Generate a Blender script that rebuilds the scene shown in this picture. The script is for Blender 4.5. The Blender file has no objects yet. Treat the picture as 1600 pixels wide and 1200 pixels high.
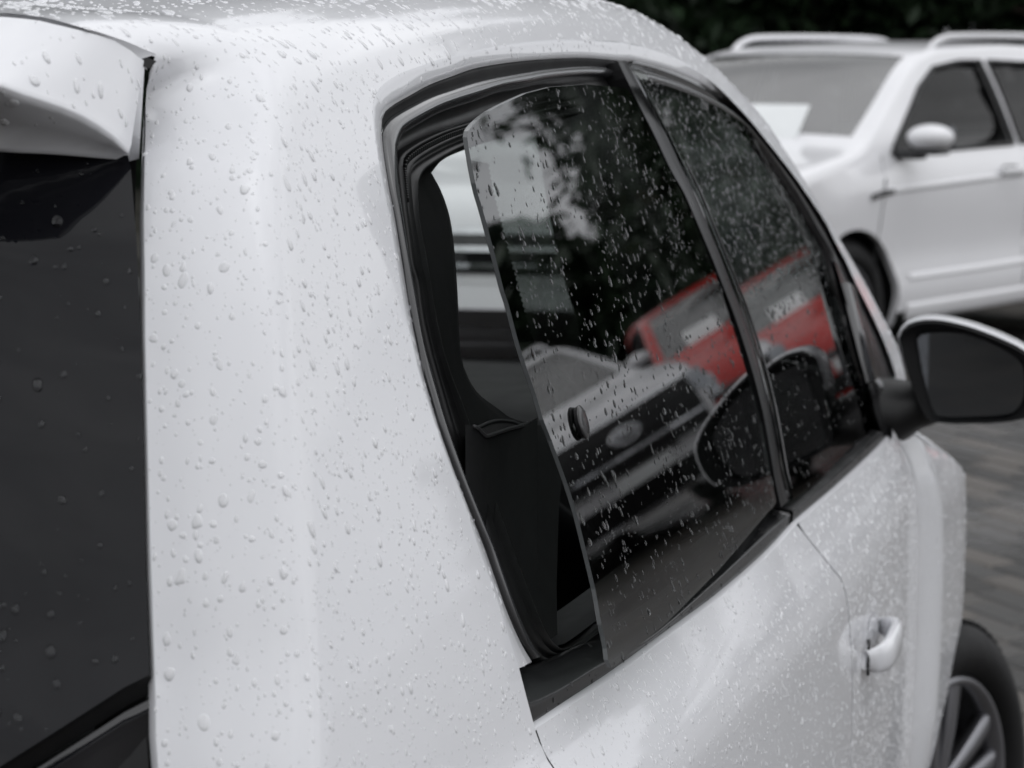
import bpy, bmesh, math, random
import numpy as np
from mathutils import Vector, Matrix
from mathutils.geometry import delaunay_2d_cdt
random.seed(7); RNG = np.random.default_rng(11)
R = math.radians
SC = bpy.context.scene
COL = SC.collection
GZ = -0.11                                   # ground level

# ---------------------------------------------------------------- camera
CAM = np.array([-0.92, -1.22, 1.43]); YAW, PITCH = .30, -.1394
cd = bpy.data.cameras.new('camera'); cam = bpy.data.objects.new('camera', cd); COL.objects.link(cam)
cam.location = CAM; cam.rotation_euler = (math.pi/2 + PITCH, 0, YAW - math.pi/2)
cd.sensor_width = 36; cd.lens = 81; cd.clip_start = .05; cd.clip_end = 600
cd.dof.use_dof = True; cd.dof.focus_distance = 1.85; cd.dof.aperture_fstop = 10.5
SC.camera = cam

# ---------------------------------------------------------------- overcast sky and sun
SUN_EL, SUN_AZ = 70, 260                      # degrees; azimuth counter-clockwise from +x of the direction the sun stands in
world = bpy.data.worlds.new('World'); SC.world = world; world.use_nodes = True
nt = world.node_tree; N = nt.nodes; L = nt.links; N.clear()
out = N.new('ShaderNodeOutputWorld'); bg = N.new('ShaderNodeBackground'); L.new(bg.outputs[0], out.inputs[0])
sky = N.new('ShaderNodeTexSky'); sky.sky_type = 'NISHITA'; sky.sun_disc = False
sky.sun_elevation = R(SUN_EL); sky.sun_rotation = R(90 - SUN_AZ); sky.air_density = 1.0; sky.dust_density = 4.0
bw = N.new('ShaderNodeRGBToBW'); L.new(sky.outputs[0], bw.inputs[0])
tc = N.new('ShaderNodeTexCoord')
mp = N.new('ShaderNodeMapping'); mp.inputs['Scale'].default_value = (1, 1, 2.6); L.new(tc.outputs['Generated'], mp.inputs[0])
ns = N.new('ShaderNodeTexNoise'); ns.inputs['Scale'].default_value = 2.6; ns.inputs['Detail'].default_value = 7; ns.inputs['Roughness'].default_value = .55
ns.inputs['Distortion'].default_value = .25; L.new(mp.outputs[0], ns.inputs['Vector'])
cr = N.new('ShaderNodeValToRGB'); cr.color_ramp.elements[0].position = .30; cr.color_ramp.elements[1].position = .70
cr.color_ramp.elements[0].color = (.50, .515, .54, 1); cr.color_ramp.elements[1].color = (1.28, 1.28, 1.29, 1); L.new(ns.outputs['Fac'], cr.inputs[0])
mul = N.new('ShaderNodeMix'); mul.data_type = 'RGBA'; mul.blend_type = 'MULTIPLY'; mul.inputs[0].default_value = 1
mixg = N.new('ShaderNodeMix'); mixg.data_type = 'RGBA'; mixg.inputs[0].default_value = .62
L.new(bw.outputs[0], mixg.inputs[6]); mixg.inputs[7].default_value = (8.6, 8.75, 9.05, 1)
L.new(mixg.outputs[2], mul.inputs[6]); L.new(cr.outputs[0], mul.inputs[7]); L.new(mul.outputs[2], bg.inputs[0])
bg.inputs[1].default_value = .137
sd = bpy.data.lights.new('sun', 'SUN'); sun = bpy.data.objects.new('sun', sd); COL.objects.link(sun)
sd.energy = 1.0; sd.angle = R(150); sd.color = (1, .985, .96)
sun.rotation_euler = Vector((math.cos(R(SUN_EL))*math.cos(R(SUN_AZ)), math.cos(R(SUN_EL))*math.sin(R(SUN_AZ)), math.sin(R(SUN_EL)))).to_track_quat('Z', 'Y').to_euler()
SC.view_settings.view_transform = 'Standard'; SC.view_settings.look = 'None'
SC.view_settings.exposure = 0.0; SC.view_settings.gamma = 1.0; SC.view_settings.use_curve_mapping = False
SC.render.engine = 'CYCLES'
cy = SC.cycles
cy.use_denoising = True; cy.max_bounces = 12; cy.transparent_max_bounces = 24; cy.glossy_bounces = 6; cy.transmission_bounces = 10; cy.diffuse_bounces = 3
cy.caustics_refractive = True; cy.caustics_reflective = False; cy.sample_clamp_indirect = 6

# ---------------------------------------------------------------- materials
def mat(name, color, rough=.5, metal=0, coat=0, spec=.5, noise=None, bump=None, coat_rough=.03):
    m = bpy.data.materials.new(name); m.use_nodes = True
    t = m.node_tree; b = t.nodes['Principled BSDF']
    b.inputs['Base Color'].default_value = (*color, 1); b.inputs['Roughness'].default_value = rough
    b.inputs['Metallic'].default_value = metal; b.inputs['Coat Weight'].default_value = coat
    b.inputs['Coat Roughness'].default_value = coat_rough; b.inputs['Specular IOR Level'].default_value = spec
    if noise:                                                  # (scale, amount): gentle variation of colour and gloss
        tcn = t.nodes.new('ShaderNodeTexCoord'); n = t.nodes.new('ShaderNodeTexNoise'); n.inputs['Scale'].default_value = noise[0]; n.inputs['Detail'].default_value = 6
        t.links.new(tcn.outputs['Object'], n.inputs['Vector'])
        r = t.nodes.new('ShaderNodeValToRGB'); k = noise[1]
        r.color_ramp.elements[0].position = .3; r.color_ramp.elements[1].position = .7
        r.color_ramp.elements[0].color = (*[c*(1-k) for c in color], 1); r.color_ramp.elements[1].color = (*[min(1, c*(1+k)) for c in color], 1)
        t.links.new(n.outputs['Fac'], r.inputs[0]); t.links.new(r.outputs[0], b.inputs['Base Color'])
        q = t.nodes.new('ShaderNodeMapRange'); q.inputs[3].default_value = max(.02, rough*.75); q.inputs[4].default_value = min(1, rough*1.25)
        t.links.new(n.outputs['Fac'], q.inputs[0]); t.links.new(q.outputs[0], b.inputs['Roughness'])
    if bump:                                                   # (scale, strength, distance)
        tcn = t.nodes.new('ShaderNodeTexCoord'); n = t.nodes.new('ShaderNodeTexNoise'); n.inputs['Scale'].default_value = bump[0]; n.inputs['Detail'].default_value = 5
        t.links.new(tcn.outputs['Object'], n.inputs['Vector'])
        bp = t.nodes.new('ShaderNodeBump'); bp.inputs['Strength'].default_value = bump[1]; bp.inputs['Distance'].default_value = bump[2]
        t.links.new(n.outputs['Fac'], bp.inputs['Height']); t.links.new(bp.outputs[0], b.inputs['Normal'])
    return m
M = {}
M['paint'] = mat('white_paint', (.71, .715, .74), .42, 0, .85, .45, noise=(3.0, .015), coat_rough=.055)
M['paint_far'] = mat('white_paint_parked', (.74, .74, .76), .38, 0, .8, noise=(2.0, .02))
M['paint_silver'] = mat('silver_paint', (.55, .56, .57), .35, .25, .8, noise=(2.0, .03))
M['paint_red'] = mat('red_paint', (.46, .012, .008), .28, 0, .35, noise=(2.0, .05))
M['paint_dark'] = mat('charcoal_paint', (.035, .037, .04), .3, .2, .9, noise=(2.0, .05))
M['gloss_black'] = mat('gloss_black_trim', (.008, .008, .009), .08, 0, .5, noise=(9, .1))
M['satin_black'] = mat('satin_black_trim', (.011, .011, .012), .24, 0, 0, .5, noise=(30, .15), bump=(700, .08, .0004))
M['rubber'] = mat('black_rubber', (.007, .007, .0075), .42, 0, 0, .32, noise=(40, .2), bump=(500, .15, .0006))
M['wet_rubber'] = mat('wet_rubber_bead', (.018, .018, .02), .2, 0, .8, .5, noise=(25, .15), coat_rough=.12)
M['dark_plastic'] = mat('interior_plastic', (.0045, .0045, .005), .6, 0, 0, .18, noise=(20, .2), bump=(900, .2, .0005))
M['mid_plastic'] = mat('interior_grey_plastic', (.03, .03, .032), .45, 0, 0, .4, noise=(20, .15))
M['fabric'] = mat('seat_fabric', (.006, .0065, .008), .9, 0, 0, .2, noise=(60, .3), bump=(1400, .4, .0008))
M['strip'] = mat('pillar_strip_black', (.006, .006, .0065), .30, 0, 0, .22, noise=(30, .15)); M['chrome'] = mat('chrome', (.72, .73, .75), .12, 1, 0, noise=(8, .03))
M['alloy'] = mat('alloy_grey', (.20, .20, .215), .32, .85, .3, noise=(14, .06))
M['tyre'] = mat('tyre_rubber', (.007, .007, .0075), .6, 0, 0, .25, noise=(30, .2), bump=(240, .25, .001))
M['lamp'] = mat('headlamp', (.35, .37, .40), .12, .3, 1, noise=(14, .35))
M['paper'] = mat('paper', (.80, .82, .82), .7, noise=(5, .03))
M['mirror'] = mat('mirror_glass', (.17, .178, .19), .015, 1, 0, noise=(1.5, .02))
M['bark'] = mat('bark', (.045, .036, .028), .9, noise=(6, .35), bump=(18, .6, .02))
def leafmat(name, c):
    m = mat(name, c, .5, 0, 0, .35, noise=(1.3, .45)); return m
M['leaf'] = leafmat('foliage_dark', (.014, .030, .012)); M['leaf2'] = leafmat('foliage_mid', (.022, .042, .017))
def glassmat(name, tint, ior=1.5):
    "coated pane: mirror-like Fresnel reflection over a tinted transparent body (so that daylight passes without caustic noise)"
    m = bpy.data.materials.new(name); m.use_nodes = True; t = m.node_tree; t.nodes.clear()
    o = t.nodes.new('ShaderNodeOutputMaterial'); mx = t.nodes.new('ShaderNodeMixShader'); fr = t.nodes.new('ShaderNodeFresnel'); fr.inputs[0].default_value = ior
    tr = t.nodes.new('ShaderNodeBsdfTransparent'); gl = t.nodes.new('ShaderNodeBsdfGlossy'); gl.inputs['Roughness'].default_value = .0
    geo = t.nodes.new('ShaderNodeNewGeometry'); inv = t.nodes.new('ShaderNodeMath'); inv.operation = 'SUBTRACT'; inv.inputs[0].default_value = 1; t.links.new(geo.outputs['Backfacing'], inv.inputs[1])
    ml = t.nodes.new('ShaderNodeMath'); ml.operation = 'MULTIPLY'; t.links.new(fr.outputs[0], ml.inputs[0]); t.links.new(inv.outputs[0], ml.inputs[1])
    nz = t.nodes.new('ShaderNodeTexNoise'); nz.inputs['Scale'].default_value = 3.; tco = t.nodes.new('ShaderNodeTexCoord'); t.links.new(tco.outputs['Object'], nz.inputs['Vector'])
    rp = t.nodes.new('ShaderNodeValToRGB'); rp.color_ramp.elements[0].color = (*[c*.96 for c in tint], 1); rp.color_ramp.elements[1].color = (*[min(1, c*1.04) for c in tint], 1)
    t.links.new(nz.outputs['Fac'], rp.inputs[0]); t.links.new(rp.outputs[0], tr.inputs[0])
    t.links.new(ml.outputs[0], mx.inputs[0]); t.links.new(tr.outputs[0], mx.inputs[1]); t.links.new(gl.outputs[0], mx.inputs[2]); t.links.new(mx.outputs[0], o.inputs[0])
    return m
M['glass'] = glassmat('tinted_glass', (.46, .48, .47), 2.1)
M['glass_door'] = glassmat('tinted_door_glass', (.27, .28, .275), 2.1); M['glass_clear'] = glassmat('clear_glass', (.90, .92, .91), 1.52)
M['glass_far'] = glassmat('parked_car_glass', (.20, .21, .21), 1.32); M['glass_screen'] = glassmat('parked_car_windscreen', (.55, .58, .58), 3.4)
M['glass_dark'] = mat('privacy_glass', (.004, .0042, .006), .03, 0, 0, .26, noise=(4, .2))
M['lens_dark'] = mat('tail_panel_gloss', (.006, .006, .008), .04, 0, .6, noise=(6, .2))
def watermat(name):
    m = bpy.data.materials.new(name); m.use_nodes = True; t = m.node_tree; t.nodes.clear()
    o = t.nodes.new('ShaderNodeOutputMaterial'); g = t.nodes.new('ShaderNodeBsdfGlass'); g.inputs['IOR'].default_value = 1.333; g.inputs['Roughness'].default_value = 0
    nz = t.nodes.new('ShaderNodeTexNoise'); nz.inputs['Scale'].default_value = 400; rp = t.nodes.new('ShaderNodeValToRGB')
    rp.color_ramp.elements[0].color = (.97, .98, .99, 1); rp.color_ramp.elements[1].color = (1, 1, 1, 1)
    t.links.new(nz.outputs['Fac'], rp.inputs[0]); t.links.new(rp.outputs[0], g.inputs['Color']); t.links.new(g.outputs[0], o.inputs[0]); return m
def film(name, ior, k0, k1):
    "thin beads on white lacquer: white diffuse mixed in to carry their brightness, the rest clear water with a surface reflection"
    m = bpy.data.materials.new(name); m.use_nodes = True; t = m.node_tree; t.nodes.clear()
    o = t.nodes.new('ShaderNodeOutputMaterial'); p = t.nodes.new('ShaderNodeBsdfPrincipled'); p.inputs['Base Color'].default_value = (.90, .905, .925, 1); p.inputs['Roughness'].default_value = .05; p.inputs['IOR'].default_value = ior
    fr = t.nodes.new('ShaderNodeFresnel'); fr.inputs[0].default_value = ior; tr = t.nodes.new('ShaderNodeBsdfTransparent'); gl = t.nodes.new('ShaderNodeBsdfGlossy'); gl.inputs['Roughness'].default_value = .0
    a = t.nodes.new('ShaderNodeMixShader'); t.links.new(fr.outputs[0], a.inputs[0]); t.links.new(tr.outputs[0], a.inputs[1]); t.links.new(gl.outputs[0], a.inputs[2])
    nz = t.nodes.new('ShaderNodeTexNoise'); nz.inputs['Scale'].default_value = 60; q = t.nodes.new('ShaderNodeMapRange'); q.inputs[3].default_value = k0; q.inputs[4].default_value = k1; t.links.new(nz.outputs['Fac'], q.inputs[0])
    b = t.nodes.new('ShaderNodeMixShader'); t.links.new(q.outputs[0], b.inputs[0]); t.links.new(a.outputs[0], b.inputs[1]); t.links.new(p.outputs[0], b.inputs[2]); t.links.new(b.outputs[0], o.inputs[0]); return m
M['water'] = watermat('rain_water'); M['water_paint'] = film('rain_water_on_paint', 1.36, .45, .85); M['water_door'] = film('rain_water_on_door', 1.45, .6, .95)  # white share stands in for light inside the beads and sky glints
def wet_brick():
    m = bpy.data.materials.new('wet_brick'); m.use_nodes = True; t = m.node_tree; b = t.nodes['Principled BSDF']
    tcn = t.nodes.new('ShaderNodeTexCoord'); info = t.nodes.new('ShaderNodeObjectInfo')
    n = t.nodes.new('ShaderNodeTexNoise'); n.inputs['Scale'].default_value = 9; n.inputs['Detail'].default_value = 8; t.links.new(tcn.outputs['Object'], n.inputs['Vector'])
    geo = t.nodes.new('ShaderNodeNewGeometry'); n2 = t.nodes.new('ShaderNodeTexNoise'); n2.inputs['Scale'].default_value = .7; n2.inputs['Detail'].default_value = 4; t.links.new(geo.outputs['Position'], n2.inputs['Vector'])
    r1 = t.nodes.new('ShaderNodeValToRGB'); e = r1.color_ramp.elements; e[0].position = .25; e[1].position = .8
    e[0].color = (.022, .021, .0195, 1); e[1].color = (.082, .073, .064, 1); x = r1.color_ramp.elements.new(.55); x.color = (.047, .046, .044, 1)
    ad = t.nodes.new('ShaderNodeMath'); ad.operation = 'ADD'; mu = t.nodes.new('ShaderNodeMath'); mu.operation = 'MULTIPLY'; mu.inputs[1].default_value = .22
    rnd = t.nodes.new('ShaderNodeMath'); rnd.operation = 'MULTIPLY'; rnd.inputs[1].default_value = .8; t.links.new(info.outputs['Random'], rnd.inputs[0])
    t.links.new(n.outputs['Fac'], mu.inputs[0]); t.links.new(mu.outputs[0], ad.inputs[0]); t.links.new(rnd.outputs[0], ad.inputs[1]); t.links.new(ad.outputs[0], r1.inputs[0])
    mx = t.nodes.new('ShaderNodeMix'); mx.data_type = 'RGBA'; mx.blend_type = 'MULTIPLY'; mx.inputs[0].default_value = .6
    t.links.new(r1.outputs[0], mx.inputs[6]); t.links.new(n2.outputs['Color'], mx.inputs[7])
    t.links.new(r1.outputs[0], b.inputs['Base Color'])
    q = t.nodes.new('ShaderNodeMapRange'); q.inputs[1].default_value = .35; q.inputs[2].default_value = .65; q.inputs[3].default_value = .22; q.inputs[4].default_value = .6
    t.links.new(n2.outputs['Fac'], q.inputs[0]); t.links.new(q.outputs[0], b.inputs['Roughness'])
    bp = t.nodes.new('ShaderNodeBump'); bp.inputs['Strength'].default_value = .35; bp.inputs['Distance'].default_value = .004
    n3 = t.nodes.new('ShaderNodeTexNoise'); n3.inputs['Scale'].default_value = 60; t.links.new(tcn.outputs['Object'], n3.inputs['Vector']); t.links.new(n3.outputs['Fac'], bp.inputs['Height']); t.links.new(bp.outputs[0], b.inputs['Normal'])
    return m
M['brick'] = wet_brick()
def far_paving():
    m = bpy.data.materials.new('far_paving'); m.use_nodes = True; t = m.node_tree; b = t.nodes['Principled BSDF']
    tcn = t.nodes.new('ShaderNodeTexCoord'); mp_ = t.nodes.new('ShaderNodeMapping'); mp_.inputs['Rotation'].default_value = (0, 0, -.72); t.links.new(tcn.outputs['Object'], mp_.inputs[0])
    br = t.nodes.new('ShaderNodeTexBrick'); br.inputs['Scale'].default_value = 1; br.inputs['Brick Width'].default_value = .2585; br.inputs['Row Height'].default_value = .1265; br.inputs['Mortar Size'].default_value = .006
    br.inputs['Color1'].default_value = (.042, .039, .036, 1); br.inputs['Color2'].default_value = (.065, .057, .049, 1); br.inputs['Mortar'].default_value = (.035, .033, .031, 1)
    t.links.new(mp_.outputs[0], br.inputs['Vector'])
    n2 = t.nodes.new('ShaderNodeTexNoise'); n2.inputs['Scale'].default_value = .5; n2.inputs['Detail'].default_value = 6; t.links.new(tcn.outputs['Object'], n2.inputs['Vector'])
    mx = t.nodes.new('ShaderNodeMix'); mx.data_type = 'RGBA'; mx.blend_type = 'OVERLAY'; mx.inputs[0].default_value = .5; t.links.new(br.outputs['Color'], mx.inputs[6]); t.links.new(n2.outputs['Fac'], mx.inputs[7]); t.links.new(mx.outputs[2], b.inputs['Base Color'])
    q = t.nodes.new('ShaderNodeMapRange'); q.inputs[1].default_value = .35; q.inputs[2].default_value = .65; q.inputs[3].default_value = .2; q.inputs[4].default_value = .55; t.links.new(n2.outputs['Fac'], q.inputs[0]); t.links.new(q.outputs[0], b.inputs['Roughness'])
    bp = t.nodes.new('ShaderNodeBump'); bp.inputs['Distance'].default_value = .006; bp.inputs['Strength'].default_value = .6; t.links.new(br.outputs['Fac'], bp.inputs['Height']); bp.invert = True; t.links.new(bp.outputs[0], b.inputs['Normal'])
    return m
M['far_paving'] = far_paving()

# ---------------------------------------------------------------- object helpers
def empty(name, loc, rz=0, label=None, cat=None, group=None):
    o = bpy.data.objects.new(name, None); COL.objects.link(o); o.location = loc; o.rotation_euler = (0, 0, rz); o.empty_display_size = .2
    if label: o['label'] = label
    if cat: o['category'] = cat
    if group: o['group'] = group
    return o
def origin_of(p):                                  # where a parent stands (parents in world coordinates are never rotated)
    return Vector(p['at']) if 'at' in p else Vector((0, 0, 0))
def mk(name, V, F, m, parent=None, smooth=True, world=False, kind=None):
    me = bpy.data.meshes.new(name); me.from_pydata([tuple(map(float, v)) for v in V], [], [tuple(f) for f in F]); me.validate(); me.update()
    if smooth: me.polygons.foreach_set('use_smooth', [True]*len(me.polygons))
    return link(name, me, m, parent, world, kind)
def link(name, me, m, parent=None, world=False, kind=None):
    if m is not None and not me.materials: me.materials.append(m)
    o = bpy.data.objects.new(name, me); COL.objects.link(o)
    if parent is not None:
        o.parent = parent
        if world and parent.parent is None: o.matrix_parent_inverse = Matrix.Translation(parent.location).inverted()
    if kind: o['kind'] = kind
    return o
def grid_faces(nr, nc, close=False):
    F = []
    for i in range(nr - 1):
        for j in range(nc if close else nc - 1):
            k = (j + 1) % nc; F.append((i*nc + j, i*nc + k, (i+1)*nc + k, (i+1)*nc + j))
    return F
def loft(rows, close=False, flip=False):
    rows = [np.asarray(r, float) for r in rows]; n = len(rows[0])
    F = grid_faces(len(rows), n, close)
    if flip: F = [f[::-1] for f in F]
    return np.concatenate(rows), F
def join(*parts):
    V = []; F = []; n = 0
    for v, f in parts:
        V.append(np.asarray(v, float)); F += [tuple(i + n for i in q) for q in f]; n += len(v)
    return np.concatenate(V), F
def mirror(v, f):
    v = np.array(v, float); v[:, 1] *= -1; return v, [q[::-1] for q in f]
def box(c, s, bev=.0, rot=None, seg=2):
    bm = bmesh.new(); bmesh.ops.create_cube(bm, size=1)
    for v in bm.verts: v.co = Vector((v.co.x*s[0], v.co.y*s[1], v.co.z*s[2]))
    if bev: bmesh.ops.bevel(bm, geom=bm.edges[:], offset=bev, segments=seg, affect='EDGES', profile=.6)
    if rot is not None: bmesh.ops.transform(bm, matrix=rot.to_4x4(), verts=bm.verts)
    bm.verts.index_update()
    V = np.array([v.co[:] for v in bm.verts]) + np.array(c); F = [tuple(v.index for v in f.verts) for f in bm.faces]; bm.free()
    return V, F
def tube(path, r, n=8, close=False, caps=True):
    P = np.asarray(path, float); m = len(P); rr = np.full(m, r) if np.isscalar(r) else np.asarray(r, float)
    rows = []; up = np.array([0, 0, 1.0])
    for i in range(m):
        if close: t = P[(i+1) % m] - P[i-1]
        else: t = P[min(i+1, m-1)] - P[max(i-1, 0)]
        t = t / (np.linalg.norm(t) + 1e-9); a = np.cross(t, up)
        if np.linalg.norm(a) < 1e-3: a = np.cross(t, [1, 0, 0])
        a /= np.linalg.norm(a); b = np.cross(t, a)
        rows.append([P[i] + rr[i]*(a*math.cos(q) + b*math.sin(q)) for q in np.linspace(0, 2*math.pi, n, endpoint=False)])
    if close: rows.append(rows[0])
    V, F = loft(rows, True)
    if caps and not close: F += [tuple(range(n))[::-1], tuple(range((m-1)*n, m*n))]
    return V, F
def lathe(prof, axis_o, ax, e1, n=32):
    "profile (r, along axis) turned about an axis through axis_o"
    ax = np.array(ax, float); e1 = np.array(e1, float); e2 = np.cross(ax, e1); rows = []
    for a in np.linspace(0, 2*math.pi, n, endpoint=False):
        d = e1*math.cos(a) + e2*math.sin(a)
        rows.append([np.array(axis_o) + d*r + ax*h for r, h in prof])
    rows.append(rows[0]); return loft(rows)
def resample(P, n, smooth=True):
    P = np.asarray(P, float)
    if smooth and len(P) > 3:                      # Catmull-Rom densified
        Q = []
        E = np.concatenate([[2*P[0]-P[1]], P, [2*P[-1]-P[-2]]])
        for i in range(1, len(E) - 2):
            for t in np.linspace(0, 1, 8, endpoint=False):
                a, b, c, d = E[i-1], E[i], E[i+1], E[i+2]
                Q.append(.5*((2*b) + (c-a)*t + (2*a-5*b+4*c-d)*t*t + (-a+3*b-3*c+d)*t**3))
        Q.append(P[-1]); P = np.array(Q)
    l = np.concatenate([[0], np.cumsum(np.linalg.norm(np.diff(P, axis=0), axis=1))])
    t = np.linspace(0, l[-1], n)
    return np.stack([np.interp(t, l, P[:, k]) for k in range(P.shape[1])], 1)
def in_poly(P, poly):
    x, y = P[:, 0], P[:, 1]; c = np.zeros(len(P), bool); q = np.asarray(poly); j = len(q) - 1
    for i in range(len(q)):
        xi, yi = q[i]; xj, yj = q[j]
        k = ((yi > y) != (yj > y)); c ^= k & (x < (xj-xi)*(y-yi)/np.where(abs(yj-yi) < 1e-12, 1e-12, yj-yi) + xi); j = i
    return c
def densify(poly, d, close=True):
    Q = []; n = len(poly)
    for i in range(n if close else n - 1):
        a = np.array(poly[i], float); b = np.array(poly[(i+1) % n], float); k = max(1, int(np.linalg.norm(b - a)/d))
        Q += [a + (b-a)*t for t in np.linspace(0, 1, k, endpoint=False)]
    if not close: Q.append(np.array(poly[-1], float))
    return np.array(Q)
def region(outline, holes, h):
    "triangulated flat region with inner points at spacing h; returns 2-D points and faces"
    loops = [np.asarray(outline, float)] + [np.asarray(q, float) for q in holes]
    V = []; E = []
    for lp in loops:
        n = len(V); V += [tuple(p) for p in lp]; E += [(n+i, n+(i+1) % len(lp)) for i in range(len(lp))]
    lo = loops[0].min(0); hi = loops[0].max(0)
    gx, gy = np.meshgrid(np.arange(lo[0]+h*.37, hi[0], h), np.arange(lo[1]+h*.41, hi[1], h)); gx = gx + (np.arange(gx.shape[0]) % 2)[:, None]*h*.5
    G = np.stack([gx.ravel(), gy.ravel()], 1); ok = in_poly(G, loops[0])
    for q in loops[1:]: ok &= ~in_poly(G, q)
    G = G[ok]
    A = np.concatenate(loops)
    if len(G):
        keep = np.ones(len(G), bool)
        for a in range(0, len(G), 400): keep[a:a+400] = (np.linalg.norm(G[a:a+400, None] - A[None], axis=2).min(1) > h*.45)
        G = G[keep]
    V += [tuple(p) for p in G]
    r = delaunay_2d_cdt([Vector(v) for v in V], E, [], 0, 1e-7)
    P = np.array([v[:] for v in r[0]]); F = np.array([f for f in r[2] if len(f) == 3]); c = P[F].mean(1); ok = in_poly(c, loops[0])
    for q in loops[1:]: ok &= ~in_poly(c, q)
    F = F[ok]
    a = P[F[:, 1]] - P[F[:, 0]]; b = P[F[:, 2]] - P[F[:, 0]]; cw = (a[:, 0]*b[:, 1] - a[:, 1]*b[:, 0]) < 0
    F[cw] = F[cw][:, ::-1]
    return P, [tuple(f) for f in F]
def rim(V, idx, off, close=True):
    "strip from an edge loop to the same loop moved by off (vector or per-vertex array)"
    A = np.asarray(V, float)[idx]; B = A + off; return loft([A, B], close)

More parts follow.
